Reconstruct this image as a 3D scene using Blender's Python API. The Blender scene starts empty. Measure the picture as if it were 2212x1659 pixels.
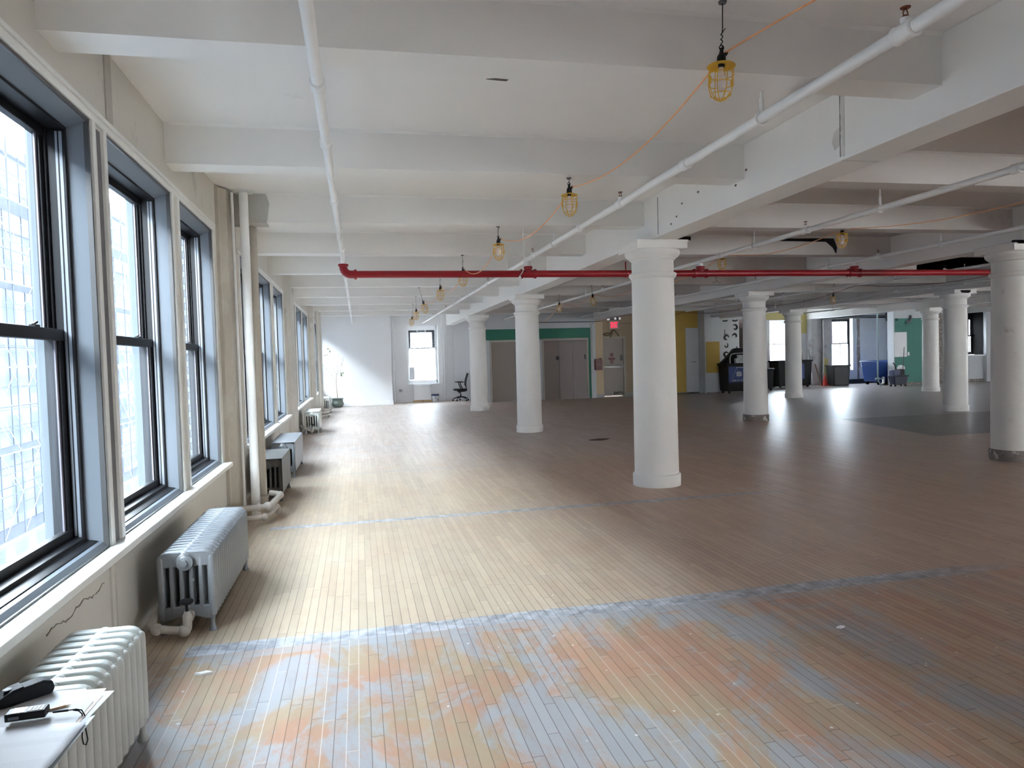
import bpy, bmesh, math, random
from mathutils import Vector, Matrix
random.seed(7)
PI = math.pi
SC = bpy.context.scene
COL = SC.collection

# ------------------------------------------------------------------ camera, sky, exposure
W_PX, H_PX, F_PX = 2212, 1659, 1544.0
CAM_H = 1.75
yaw, pitch, roll = .21159, -.03654, -.02838
cd = bpy.data.cameras.new('camera'); cam = bpy.data.objects.new('camera', cd); COL.objects.link(cam)
cd.sensor_fit = 'HORIZONTAL'; cd.sensor_width = 36.0; cd.lens = 36.0 * F_PX / W_PX
cd.clip_start = .05; cd.clip_end = 400
fw = Vector((math.sin(yaw)*math.cos(pitch), math.cos(yaw)*math.cos(pitch), math.sin(pitch)))
rt = Vector((math.cos(yaw), -math.sin(yaw), 0)); up = rt.cross(fw)
rt2 = rt*math.cos(roll) + up*math.sin(roll); up2 = -rt*math.sin(roll) + up*math.cos(roll)
mw = Matrix((rt2, up2, -fw)).transposed().to_4x4(); mw.translation = (0, 0, CAM_H)
cam.matrix_world = mw
SC.camera = cam

world = bpy.data.worlds.new('overcast_sky'); SC.world = world; world.use_nodes = True
wn = world.node_tree.nodes; wl = world.node_tree.links
bg = wn['Background']; bg.inputs['Color'].default_value = (.88, .95, 1.0, 1); bg.inputs['Strength'].default_value = 64.0
_tc = wn.new('ShaderNodeTexCoord'); _sx = wn.new('ShaderNodeSeparateXYZ'); wl.new(_tc.outputs['Generated'], _sx.inputs[0])
_rp = wn.new('ShaderNodeValToRGB'); wl.new(_sx.outputs[2], _rp.inputs['Fac'])     # hazy sky, brighter low down than overhead
_rp.color_ramp.elements[0].position = .56; _rp.color_ramp.elements[0].color = (.90, .955, 1.0, 1)
_rp.color_ramp.elements[1].position = .74; _rp.color_ramp.elements[1].color = (.22, .255, .29, 1)
wl.new(_rp.outputs['Color'], bg.inputs['Color'])
SC.view_settings.view_transform = 'Standard'; SC.view_settings.look = 'None'
SC.view_settings.exposure = 0.08; SC.view_settings.gamma = 1.0
try: SC.view_settings.use_curve_mapping = False
except Exception: pass
SC.cycles.max_bounces = 10; SC.cycles.diffuse_bounces = 8; SC.cycles.glossy_bounces = 4
SC.cycles.transparent_max_bounces = 16; SC.cycles.transmission_bounces = 4
SC.cycles.sample_clamp_indirect = 25.0
SC.cycles.use_denoising = True
SC.cycles.caustics_reflective = False; SC.cycles.caustics_refractive = False

# ------------------------------------------------------------------ materials
MATS = {}
def nt_new(name):
    m = bpy.data.materials.new(name); m.use_nodes = True
    n = m.node_tree.nodes; l = m.node_tree.links
    return m, n, l, n['Principled BSDF']
def noise(n, l, vec, scale, detail=4, rough=.6, dist=0):
    t = n.new('ShaderNodeTexNoise'); t.inputs['Scale'].default_value = scale
    t.inputs['Detail'].default_value = detail; t.inputs['Roughness'].default_value = rough
    t.inputs['Distortion'].default_value = dist
    if vec is not None: l.new(vec, t.inputs['Vector'])
    return t.outputs['Fac']
def ramp(n, l, fac, p0, p1, c0=(0,0,0,1), c1=(1,1,1,1)):
    r = n.new('ShaderNodeValToRGB'); r.color_ramp.elements[0].position = p0; r.color_ramp.elements[1].position = p1
    r.color_ramp.elements[0].color = c0; r.color_ramp.elements[1].color = c1
    l.new(fac, r.inputs['Fac']); return r.outputs['Color']
def mix(n, l, fac, a, b, mode='MIX'):
    x = n.new('ShaderNodeMix'); x.data_type = 'RGBA'; x.blend_type = mode
    for sock, v in ((x.inputs[0], fac), (x.inputs[6], a), (x.inputs[7], b)):
        if hasattr(v, 'is_linked'): l.new(v, sock)
        elif isinstance(v, (int, float)): sock.default_value = v
        else: sock.default_value = (*v[:3], 1)
    return x.outputs[2]
def mth(n, l, op, a, b=0.0, c=0.0):
    x = n.new('ShaderNodeMath'); x.operation = op
    for i, v in enumerate((a, b, c)):
        if hasattr(v, 'is_linked'): l.new(v, x.inputs[i])
        else: x.inputs[i].default_value = v
    return x.outputs[0]
def sstep(n, l, v, a, b):
    x = n.new('ShaderNodeMapRange'); x.interpolation_type = 'SMOOTHSTEP'
    l.new(v, x.inputs['Value']); x.inputs['From Min'].default_value = a; x.inputs['From Max'].default_value = b
    return x.outputs['Result']
def mat(name, col, rough=.6, metal=0, var=.06, scale=3.0, bump=0, bscale=40, dirt=None, dirt_amt=.0, dscale=2.0):
    """plain painted / metal surface with a little noise in its colour and an optional worn colour in patches"""
    if name in MATS: return MATS[name]
    m, n, l, b = nt_new(name)
    tc = n.new('ShaderNodeTexCoord'); v = tc.outputs['Object']
    lo = tuple(max(0, c*(1-var)) for c in col); hi = tuple(min(1, c*(1+var)) for c in col)
    c = mix(n, l, noise(n, l, v, scale), lo, hi)
    if dirt:
        f = ramp(n, l, noise(n, l, v, dscale, 6, .65), 1-dirt_amt-.08, 1-dirt_amt+.04)
        c = mix(n, l, f, c, dirt)
    l.new(c, b.inputs['Base Color'])
    b.inputs['Roughness'].default_value = rough; b.inputs['Metallic'].default_value = metal
    if bump:
        bp = n.new('ShaderNodeBump'); bp.inputs['Strength'].default_value = bump; bp.inputs['Distance'].default_value = .01
        l.new(noise(n, l, v, bscale, 3), bp.inputs['Height']); l.new(bp.outputs['Normal'], b.inputs['Normal'])
    MATS[name] = m; return m
def emis(name, col, st):
    m, n, l, b = nt_new(name)
    b.inputs['Base Color'].default_value = (*col, 1); b.inputs['Emission Color'].default_value = (*col, 1)
    b.inputs['Emission Strength'].default_value = st; MATS[name] = m; return m
def glass_mat(name, haze=.1, tint=(.93, .97, 1)):
    m, n, l, b = nt_new(name); n.remove(b); out = n['Material Output']
    tr = n.new('ShaderNodeBsdfTransparent'); tr.inputs['Color'].default_value = (*tint, 1)
    gl = n.new('ShaderNodeBsdfGlossy'); gl.inputs['Roughness'].default_value = .05
    df = n.new('ShaderNodeBsdfTranslucent'); df.inputs['Color'].default_value = (.8, .88, .95, 1)
    tc = n.new('ShaderNodeTexCoord')
    mp = n.new('ShaderNodeMapping'); mp.inputs['Scale'].default_value = (1, 6, .6); l.new(tc.outputs['Object'], mp.inputs['Vector'])
    hz = mth(n, l, 'MULTIPLY', ramp(n, l, noise(n, l, mp.outputs['Vector'], 2.5, 5), .2, .8), haze*1.6)
    a = n.new('ShaderNodeMixShader'); l.new(hz, a.inputs[0]); l.new(tr.outputs[0], a.inputs[1]); l.new(df.outputs[0], a.inputs[2])
    c = n.new('ShaderNodeMixShader'); c.inputs[0].default_value = .05; l.new(a.outputs[0], c.inputs[1]); l.new(gl.outputs[0], c.inputs[2])
    l.new(c.outputs[0], out.inputs['Surface']); MATS[name] = m; return m

WHITE = mat('white_ceiling_paint', (.86, .845, .82), .65, var=.03, scale=1.2, bump=.12, bscale=9, dirt=(.70, .66, .60), dirt_amt=.26, dscale=.8)
BEAMW = mat('white_beam_paint', (.85, .84, .81), .55, var=.03, scale=1.0, bump=.10, bscale=7)
COLW = mat('white_column_paint', (.85, .835, .80), .5, var=.03, scale=1.5, bump=.12, bscale=8)
COLD = mat('worn_column_paint', (.70, .675, .63), .6, var=.06, scale=2, bump=.25, bscale=12, dirt=(.45, .40, .35), dirt_amt=.3, dscale=3)
BARE = mat('bare_concrete', (.22, .19, .17), .85, var=.4, scale=12, bump=.5, bscale=25, dirt=(.6, .57, .53), dirt_amt=.38, dscale=9)
CREAM = mat('cream_wall_paint', (.69, .665, .605), .6, var=.06, scale=1.5, bump=.1, bscale=10, dirt=(.50, .47, .42), dirt_amt=.34, dscale=1.6)
TAN = mat('grimy_tan_paint', (.50, .455, .385), .6, var=.15, scale=2, bump=.1, bscale=14, dirt=(.56, .53, .46), dirt_amt=.40, dscale=2.5)
SILLW = mat('white_sill_paint', (.78, .78, .75), .4, var=.04, scale=3, bump=.1, dirt=(.5, .47, .42), dirt_amt=.25, dscale=4)
WALLW = mat('white_wall_paint', (.87, .88, .89), .6, var=.02, scale=1.5)
GREYW = mat('grey_white_wall', (.58, .60, .62), .65, var=.05, scale=1.2)
GREYP = mat('streaked_grey_plaster', (.42, .42, .43), .75, var=.25, scale=1.2, bump=.2, dirt=(.24, .22, .21), dirt_amt=.33, dscale=2)
BEIGE = mat('beige_wall_paint', (.42, .33, .22), .6, var=.05)
TANW = mat('tan_pier_paint', (.62, .48, .31), .6, var=.05)
YELLOW = mat('ochre_wall_paint', (.46, .31, .06), .6, var=.06)
PALEY = mat('pale_ochre_paint', (.50, .44, .18), .6, var=.05)
GREEN = mat('dark_green_paint', (.012, .16, .095), .55, var=.06)
TEAL = mat('teal_green_paint', (.05, .22, .17), .6, var=.15, scale=1.2)
BRICK = None
REVEAL = mat('grey_window_lining', (.16, .18, .205), .4, metal=.15, var=.05)
DARKF = mat('black_window_metal', (.007, .007, .0085), .45, metal=.0, var=.2)
TRIMD = mat('bronze_trim', (.07, .068, .066), .4, metal=.2, var=.15)
TRACK = mat('pale_sash_track', (.20, .22, .25), .4, var=.05)
GASK = mat('grey_gasket', (.20, .18, .21), .5, var=.1, scale=20)
GLASS = glass_mat('dirty_window_glass', .018)
GLASSC = glass_mat('clear_window_glass', .008)
PIPEW = mat('white_pipe_paint', (.88, .88, .86), .4, var=.04, scale=5, bump=.1, bscale=30)
PIPEG = mat('grimy_pipe_lagging', (.48, .44, .39), .7, var=.25, scale=8, bump=.4, bscale=30)
RED = mat('red_pipe_paint', (.30, .004, .012), .38, var=.08, scale=4)
RUST = mat('rusty_brass', (.20, .07, .035), .45, metal=.5, var=.3, scale=40)
BLK = mat('black_metal', (.012, .012, .012), .45, var=.3, scale=20)
RADW = mat('cream_radiator_enamel', (.52, .535, .505), .38, var=.05, scale=8, bump=.15, bscale=25, dirt=(.40, .38, .34), dirt_amt=.27, dscale=6)
RADS = mat('silver_radiator_paint', (.235, .25, .265), .38, metal=.3, var=.1, scale=10, bump=.25, bscale=30)
RADD = mat('dark_grey_radiator_paint', (.095, .093, .09), .45, metal=.1, var=.1, scale=10)
YEL = mat('yellow_lamp_plastic', (.72, .42, .03), .4, var=.05)
BULB = mat('frosted_bulb_glass', (.80, .72, .68), .25, var=.03)
CORD = mat('orange_cord', (.88, .44, .20), .45, var=.05)
PAPER = mat('white_paper', (.55, .56, .585), .8, var=.02)
MANILA = mat('manila_paper', (.56, .475, .41), .8, var=.03)
INKED = None
RUBBER = mat('black_rubber', (.011, .011, .012), .5, var=.2, scale=30)
NYLON = mat('black_nylon', (.010, .012, .016), .62, var=.3, scale=60, bump=.3, bscale=200)
GREYPL = mat('grey_plastic', (.12, .13, .14), .4, var=.1)
WOOD = mat('bare_wood', (.52, .36, .19), .6, var=.15, scale=9)
DWOOD = mat('brown_wood', (.13, .08, .05), .55, var=.2, scale=9)
POT = mat('green_glazed_ceramic', (.125, .15, .132), .3, var=.25, scale=4)
SOIL = mat('dark_soil', (.05, .035, .025), .9, var=.4, scale=30)
BARK = mat('pale_bark', (.36, .30, .22), .8, var=.2, scale=20)
LEAF = mat('dull_green_leaf', (.10, .14, .06), .6, var=.3, scale=20)
NAVY = mat('navy_plastic', (.006, .009, .032), .5, var=.15)
NAVYL = mat('navy_lid', (.015, .03, .12), .4, var=.1)
BLUE = mat('blue_plastic', (.025, .075, .27), .42, var=.1, scale=2)
PANELB = mat('blue_label', (.012, .035, .17), .5, var=.05)
LETTER = mat('white_lettering', (.62, .64, .68), .5, var=.02)
BLKPL = mat('black_plastic', (.0035, .0035, .005), .5, var=.3)
DKGREY = mat('charcoal_plastic', (.013, .014, .0145), .5, var=.2)
CONE = mat('orange_red_cone', (.55, .028, .018), .5, var=.08)
STEEL = mat('brushed_steel', (.32, .31, .30), .35, metal=.7, var=.1)
ELEV1 = mat('taupe_elevator_door', (.23, .185, .15), .4, var=.04, scale=.8)
ELEV2 = mat('brown_elevator_door', (.19, .145, .13), .4, var=.05, scale=.8)
ELEVF = mat('pale_door_casing', (.44, .40, .34), .5, var=.05)
DOORG = mat('warm_grey_door', (.34, .30, .265), .45, var=.04)
DKRED = mat('dark_red_enamel', (.11, .006, .010), .4, var=.1)
EXITH = mat('exit_sign_housing', (.60, .55, .50), .5, var=.03)
EXITF = mat('exit_sign_face', (.70, .55, .55), .5, var=.02)
EXITL = emis('exit_sign_letters', (.90, .02, .075), .9)
LAMPL = emis('emergency_lamp_lens', (.9, .92, .95), .35)
SCAF = mat('scaffold_steel', (.024, .028, .037), .8, var=.5, scale=.6)
SCAFB = mat('scaffold_brace_galvanized', (.10, .107, .12), .8, var=.3)
SCAFW = mat('scaffold_boards', (.055, .06, .07), .7, var=.15, scale=1)
HOLE = mat('soot_black', (.006, .005, .005), .95, var=.3)
MOP = mat('mop_yarn', (.45, .43, .38), .9, var=.2, scale=20)

def make_floor():
    m, n, l, b = nt_new('worn_strip_floor')
    tc = n.new('ShaderNodeTexCoord'); v = tc.outputs['Object']
    sp = n.new('ShaderNodeSeparateXYZ'); l.new(v, sp.inputs[0]); X, Y = sp.outputs[0], sp.outputs[1]
    # strips 57 mm wide, running along Y, ends staggered from strip to strip
    row = mth(n, l, 'FLOOR', mth(n, l, 'DIVIDE', X, .057))
    wn_ = n.new('ShaderNodeTexWhiteNoise'); wn_.noise_dimensions = '1D'; l.new(row, wn_.inputs['W'])
    yo = mth(n, l, 'ADD', Y, mth(n, l, 'MULTIPLY', wn_.outputs['Value'], 7.3))
    ln = mth(n, l, 'DIVIDE', yo, .95)
    seg = mth(n, l, 'FLOOR', ln)
    w2 = n.new('ShaderNodeTexWhiteNoise'); w2.noise_dimensions = '2D'
    cb = n.new('ShaderNodeCombineXYZ'); l.new(row, cb.inputs[0]); l.new(seg, cb.inputs[1]); l.new(cb.outputs[0], w2.inputs['Vector'])
    tone = w2.outputs['Value']
    fx = mth(n, l, 'FRACT', mth(n, l, 'DIVIDE', X, .057)); fy = mth(n, l, 'FRACT', ln)
    gapx = mth(n, l, 'LESS_THAN', fx, .06); gapy = mth(n, l, 'LESS_THAN', fy, .004)
    gap = mth(n, l, 'MAXIMUM', gapx, gapy)
    w3 = n.new('ShaderNodeTexWhiteNoise'); w3.noise_dimensions = '1D'; l.new(mth(n, l, 'ADD', row, 31.7), w3.inputs['W'])
    # stain and wear, plus a near-strip tone that offsets the window light
    grain = n.new('ShaderNodeMapping'); grain.inputs['Scale'].default_value = (7, 1.6, 1); l.new(v, grain.inputs['Vector'])
    st = n.new('ShaderNodeMapping'); st.inputs['Scale'].default_value = (1.25, .8, 1); l.new(v, st.inputs['Vector'])
    sv = st.outputs['Vector']
    pale = (.52, .435, .325); red = (.44, .26, .18); tan = (.56, .42, .335); white = (.36, .375, .40); dark = (.27, .17, .12)
    near = mth(n, l, 'SUBTRACT', 1.0, sstep(n, l, Y, 4.50, 4.72))          # strip of floor on the camera side of the first filled seam
    big = noise(n, l, v, .42, 3); med = noise(n, l, sv, 1.5, 6, .68, .3); fine = noise(n, l, grain.outputs['Vector'], 2.2, 6, .65)
    dx = mth(n, l, 'ADD', X, mth(n, l, 'MULTIPLY', mth(n, l, 'SUBTRACT', big, .5), 4.5))
    c = mix(n, l, sstep(n, l, dx, .2, 4.4), pale, tan)
    dusty = mth(n, l, 'MULTIPLY', sstep(n, l, Y, 9.5, 15.0), mth(n, l, 'SUBTRACT', 1.0, sstep(n, l, X, 4.0, 9.0)))
    c = mix(n, l, mth(n, l, 'MULTIPLY', dusty, .8), c, (.53, .475, .45))
    rgt = sstep(n, l, X, 1.0, 4.5)  # near strip coloured darker by the windows, lighter rightward, to even out the light
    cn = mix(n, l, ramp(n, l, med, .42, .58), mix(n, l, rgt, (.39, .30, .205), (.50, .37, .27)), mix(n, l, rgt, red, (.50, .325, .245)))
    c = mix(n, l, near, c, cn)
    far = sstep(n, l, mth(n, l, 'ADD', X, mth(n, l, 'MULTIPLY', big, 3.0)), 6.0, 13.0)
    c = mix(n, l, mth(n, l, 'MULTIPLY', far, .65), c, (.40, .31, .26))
    c = mix(n, l, ramp(n, l, med, .40, .75), c, mix(n, l, .4, c, red))
    # worn-through whitish finish, mostly on the near side
    wear = ramp(n, l, noise(n, l, sv, 1.25, 9, .75, .5), .47, .56)
    side = mth(n, l, 'SUBTRACT', 1.0, sstep(n, l, X, 2.2, 4.6))
    wnear = mth(n, l, 'MULTIPLY', wear, mth(n, l, 'MULTIPLY', near, mth(n, l, 'ADD', mth(n, l, 'MULTIPLY', side, .62), .28)))
    c = mix(n, l, wnear, c, white)
    w_all = mth(n, l, 'MULTIPLY', ramp(n, l, noise(n, l, sv, .9, 6, .7), .55, .75), .30)
    c = mix(n, l, w_all, c, (.56, .52, .50))
    c = mix(n, l, mth(n, l, 'MULTIPLY', ramp(n, l, fine, .50, .80), .26), c, dark)
    c = mix(n, l, .085, c, mix(n, l, tone, (.05, .03, .02), (1, .95, .85)), 'OVERLAY')
    # filled seams across the room
    wob = mth(n, l, 'MULTIPLY', mth(n, l, 'SUBTRACT', noise(n, l, v, 1.3, 3), .5), .05)
    yy = mth(n, l, 'ADD', Y, wob)
    def seam(y0, w, x0, x1):
        a = mth(n, l, 'LESS_THAN', mth(n, l, 'ABSOLUTE', mth(n, l, 'SUBTRACT', yy, y0)), w/2)
        return mth(n, l, 'MULTIPLY', a, mth(n, l, 'MULTIPLY', mth(n, l, 'GREATER_THAN', X, x0), mth(n, l, 'SUBTRACT', 1.0, sstep(n, l, X, x1-1.4, x1))))
    sg = ramp(n, l, noise(n, l, v, 9, 6, .7), .38, .62, (.26, .27, .30, 1), (.52, .54, .58, 1))
    for y0, w, x0, x1, col, k in ((4.66, .17, -1.1, 5.4, sg, .95), (4.52, .10, -1.0, 3.9, white, .55), (7.95, .13, -.98, 5.6, sg, .9), (11.5, .07, -1.0, 3.6, white, .55), (14.8, .06, -.9, 3.2, white, .75)):
        c = mix(n, l, mth(n, l, 'MULTIPLY', seam(y0, w, x0, x1), k), c, col)
    # dark mastic patch deep in the room, where the boards are missing
    pm = mth(n, l, 'MULTIPLY', sstep(n, l, mth(n, l, 'SUBTRACT', X, mth(n, l, 'MULTIPLY', mth(n, l, 'SUBTRACT', Y, 12.0), .2)), 10.9, 11.0),
             mth(n, l, 'MULTIPLY', mth(n, l, 'GREATER_THAN', Y, 11.8), mth(n, l, 'LESS_THAN', Y, 15.6)))
    c = mix(n, l, mth(n, l, 'MULTIPLY', pm, .8), c, (.085, .075, .072))
    gy = mth(n, l, 'MULTIPLY', sstep(n, l, Y, 15.6, 15.7), sstep(n, l, X, 9.8, 10.6))
    c = mix(n, l, mth(n, l, 'MULTIPLY', gy, .7), c, (.34, .33, .345))
    # open joints: some dark, some filled pale
    gcol = mix(n, l, mth(n, l, 'MULTIPLY', mth(n, l, 'GREATER_THAN', w3.outputs['Value'], .72), near), (.10, .07, .05), (.62, .58, .53))
    c = mix(n, l, mth(n, l, 'MULTIPLY', gap, mth(n, l, 'SUBTRACT', .8, mth(n, l, 'MULTIPLY', sstep(n, l, Y, 4.5, 9.0), .5))), c, gcol)
    specks = n.new('ShaderNodeTexVoronoi'); specks.inputs['Scale'].default_value = 5.5; l.new(v, specks.inputs['Vector'])
    c = mix(n, l, mth(n, l, 'MULTIPLY', mth(n, l, 'LESS_THAN', specks.outputs['Distance'], .045), .8), c, (.72, .71, .69))
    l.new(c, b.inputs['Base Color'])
    rg = n.new('ShaderNodeMapRange'); l.new(noise(n, l, v, 3.0, 3), rg.inputs['Value']); rg.inputs['To Min'].default_value = .38; rg.inputs['To Max'].default_value = .48
    varn = sstep(n, l, X, 5.5, 9.5)
    l.new(mth(n, l, 'SUBTRACT', rg.outputs['Result'], mth(n, l, 'MULTIPLY', varn, .10)), b.inputs['Roughness'])
    b.inputs['Specular IOR Level'].default_value = .22
    bp = n.new('ShaderNodeBump'); bp.inputs['Strength'].default_value = .35; bp.inputs['Distance'].default_value = .003
    hh = mth(n, l, 'ADD', mth(n, l, 'MULTIPLY', gap, -.6), mth(n, l, 'ADD', mth(n, l, 'MULTIPLY', tone, .5), mth(n, l, 'MULTIPLY', noise(n, l, v, 6, 2), .42)))
    l.new(hh, bp.inputs['Height']); l.new(bp.outputs['Normal'], b.inputs['Normal'])
    return m
FLOORM = make_floor()

def make_brick(name, c1, c2, mort, sx=.21, sz=.07, axis='YZ'):
    m, n, l, b = nt_new(name)
    tc = n.new('ShaderNodeTexCoord'); sp = n.new('ShaderNodeSeparateXYZ'); l.new(tc.outputs['Object'], sp.inputs[0])
    cb = n.new('ShaderNodeCombineXYZ')
    l.new(mth(n, l, 'ADD', sp.outputs[0], sp.outputs[1]), cb.inputs[0]); l.new(sp.outputs[2], cb.inputs[1])
    br = n.new('ShaderNodeTexBrick'); l.new(cb.outputs[0], br.inputs['Vector'])
    br.inputs['Scale'].default_value = 1; br.inputs['Brick Width'].default_value = sx; br.inputs['Row Height'].default_value = sz
    br.inputs['Mortar Size'].default_value = .006
    br.inputs['Color1'].default_value = (*c1, 1); br.inputs['Color2'].default_value = (*c2, 1); br.inputs['Mortar'].default_value = (*mort, 1)
    l.new(br.outputs['Color'], b.inputs['Base Color']); b.inputs['Roughness'].default_value = .8
    return m
BRICK = make_brick('white_glazed_brick', (.12, .125, .13), (.105, .11, .118), (.05, .054, .058))
BRICKF = make_brick('pale_brick', (.70, .70, .70), (.60, .60, .61), (.38, .38, .39))
def make_facade():
    m, n, l, b = nt_new('hazy_blue_facade')
    tc = n.new('ShaderNodeTexCoord'); sp = n.new('ShaderNodeSeparateXYZ'); l.new(tc.outputs['Object'], sp.inputs[0])
    cb = n.new('ShaderNodeCombineXYZ'); l.new(sp.outputs[1], cb.inputs[0]); l.new(sp.outputs[2], cb.inputs[1])
    br = n.new('ShaderNodeTexBrick'); l.new(cb.outputs[0], br.inputs['Vector']); br.offset = 0
    br.inputs['Scale'].default_value = 1; br.inputs['Brick Width'].default_value = 2.6; br.inputs['Row Height'].default_value = 3.4; br.inputs['Mortar Size'].default_value = .55
    br.inputs['Color1'].default_value = (.021, .025, .034, 1); br.inputs['Color2'].default_value = (.029, .034, .045, 1); br.inputs['Mortar'].default_value = (.047, .052, .062, 1)
    c = mix(n, l, noise(n, l, tc.outputs['Object'], .35, 5), br.outputs['Color'], (.040, .045, .054))
    l.new(c, b.inputs['Base Color']); b.inputs['Roughness'].default_value = .9
    return m
FACADE = make_facade()
for _m in (FACADE, SCAF, SCAFB, SCAFW, BRICK, BRICKF):
    for _n in _m.node_tree.nodes:
        if _n.type == 'BSDF_PRINCIPLED': _n.inputs['Specular IOR Level'].default_value = 0.0
def make_inked():
    m, n, l, b = nt_new('pencil_drawing_paper')
    tc = n.new('ShaderNodeTexCoord'); sp = n.new('ShaderNodeSeparateXYZ'); l.new(tc.outputs['Object'], sp.inputs[0])
    d = mth(n, l, 'FRACT', mth(n, l, 'MULTIPLY', mth(n, l, 'ADD', sp.outputs[0], sp.outputs[1]), 110))
    hat = mth(n, l, 'LESS_THAN', d, .28)
    reg = ramp(n, l, noise(n, l, tc.outputs['Object'], 7, 0), .50, .51)
    c = mix(n, l, mth(n, l, 'MULTIPLY', mth(n, l, 'MULTIPLY', hat, reg), .35), (.54, .55, .585), (.20, .22, .27))
    l.new(c, b.inputs['Base Color']); b.inputs['Roughness'].default_value = .75
    return m
INKED = make_inked()
for _m in (RUBBER, NYLON, BLK, BLKPL, DARKF):
    for _n in _m.node_tree.nodes:
        if _n.type == 'BSDF_PRINCIPLED': _n.inputs['Specular IOR Level'].default_value = .22

# ------------------------------------------------------------------ mesh helpers
class MB:
    def __init__(s): s.v = []; s.f = []; s.mi = []; s.cur = 0
    def _add(s, vs, fs):
        o = len(s.v); s.v += [tuple(p) for p in vs]; s.f += [tuple(i+o for i in f) for f in fs]; s.mi += [s.cur]*len(fs); return s
    def box(s, x0, x1, y0, y1, z0, z1, taper=None):
        vs = [(x0,y0,z0),(x1,y0,z0),(x1,y1,z0),(x0,y1,z0),(x0,y0,z1),(x1,y0,z1),(x1,y1,z1),(x0,y1,z1)]
        if taper:
            cx, cy = (x0+x1)/2, (y0+y1)/2
            vs = [((x-cx)*taper+cx, (y-cy)*taper+cy, z) if z == z0 else (x, y, z) for x, y, z in vs]
        return s._add(vs, [(0,3,2,1),(4,5,6,7),(0,1,5,4),(1,2,6,5),(2,3,7,6),(3,0,4,7)])
    def prism(s, pts, axis, a, b):
        """closed 2D outline swept along an axis from a to b"""
        n = len(pts)
        def P(u, w, t):
            return (t,u,w) if axis == 'x' else (u,t,w) if axis == 'y' else (u,w,t)
        vs = [P(u,w,a) for u,w in pts] + [P(u,w,b) for u,w in pts]
        fs = [tuple(range(n)), tuple(range(2*n-1, n-1, -1))] + [(i, i+n, (i+1)%n+n, (i+1)%n) for i in range(n)]
        return s._add(vs, fs)
    def tube(s, pts, r, n=10, cap=True, radii=None):
        pts = [Vector(p) for p in pts]; vs = []; fs = []
        k = len(pts); prev = None
        for i, p in enumerate(pts):
            t = (pts[min(i+1,k-1)] - pts[max(i-1,0)]).normalized()
            if prev is None:
                ref = Vector((0,0,1)) if abs(t.z) < .9 else Vector((1,0,0))
                u = t.cross(ref).normalized()
            else:
                u = (prev - t*prev.dot(t)); u = u.normalized() if u.length > 1e-6 else t.orthogonal().normalized()
            prev = u; w = t.cross(u); rr = radii[i] if radii else r
            vs += [p + u*rr*math.cos(2*PI*j/n) + w*rr*math.sin(2*PI*j/n) for j in range(n)]
        for i in range(k-1):
            for j in range(n): fs.append((i*n+j, i*n+(j+1)%n, (i+1)*n+(j+1)%n, (i+1)*n+j))
        if cap: fs += [tuple(range(n-1,-1,-1)), tuple(range((k-1)*n, k*n))]
        return s._add(vs, fs)
    def lathe(s, prof, c=(0,0,0), n=24, sx=1, sy=1, cap=True):
        vs = []; fs = []; k = len(prof)
        for r, z in prof:
            vs += [(c[0]+sx*r*math.cos(2*PI*j/n), c[1]+sy*r*math.sin(2*PI*j/n), c[2]+z) for j in range(n)]
        for i in range(k-1):
            for j in range(n): fs.append((i*n+j, i*n+(j+1)%n, (i+1)*n+(j+1)%n, (i+1)*n+j))
        if cap: fs += [tuple(range(n-1,-1,-1)), tuple(range((k-1)*n, k*n))]
        return s._add(vs, fs)
    def disc_y(s, x, y0, y1, z, r, n=20, r2=None):
        a = [(x+r*math.cos(2*PI*j/n), y0, z+r*math.sin(2*PI*j/n)) for j in range(n)]
        r2 = r if r2 is None else r2
        b = [(x+r2*math.cos(2*PI*j/n), y1, z+r2*math.sin(2*PI*j/n)) for j in range(n)]
        return s._add(a+b, [tuple(range(n)), tuple(range(2*n-1, n-1, -1))] + [(i, i+n, (i+1)%n+n, (i+1)%n) for i in range(n)])
    def ball(s, c, r, n=12, m=8, sz=1):
        prof = [(max(1e-4, r*math.sin(PI*i/m)), -r*sz*math.cos(PI*i/m)) for i in range(m+1)]
        return s.lathe(prof, c, n)
    def build(s, name, mats, parent=None, bevel=0, smooth=35, seg=2):
        me = bpy.data.meshes.new(name); me.from_pydata(s.v, [], s.f)
        for m in (mats if isinstance(mats, (list, tuple)) else [mats]): me.materials.append(m)
        for p, i in zip(me.polygons, s.mi): p.material_index = i
        bm = bmesh.new(); bm.from_mesh(me); bmesh.ops.recalc_face_normals(bm, faces=bm.faces)
        bm.to_mesh(me); bm.free()
        o = bpy.data.objects.new(name, me); COL.objects.link(o)
        if bevel:
            md = o.modifiers.new('bevel', 'BEVEL'); md.width = bevel; md.segments = seg; md.limit_method = 'ANGLE'; md.angle_limit = math.radians(40)
        if smooth:
            me.shade_smooth(); me.set_sharp_from_angle(angle=math.radians(smooth))
        if parent is not None: o.parent = parent
        return o
def rrect(x0, x1, z0, z1, r, n=4):
    pts = []
    for cx, cz, a0 in ((x1-r, z0+r, -90), (x1-r, z1-r, 0), (x0+r, z1-r, 90), (x0+r, z0+r, 180)):
        for i in range(n+1):
            a = math.radians(a0 + 90*i/n); pts.append((cx+r*math.cos(a), cz+r*math.sin(a)))
    return pts
def empty(name, loc=(0,0,0), rz=0):
    o = bpy.data.objects.new(name, None); COL.objects.link(o); o.location = loc; o.rotation_euler = (0,0,rz); o.empty_display_size = .1
    return o
def tag(o, label, cat, group=None, kind=None):
    o['label'] = label; o['category'] = cat
    if group: o['group'] = group
    if kind: o['kind'] = kind
    return o
def struct(o): o['kind'] = 'structure'; return o
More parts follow.
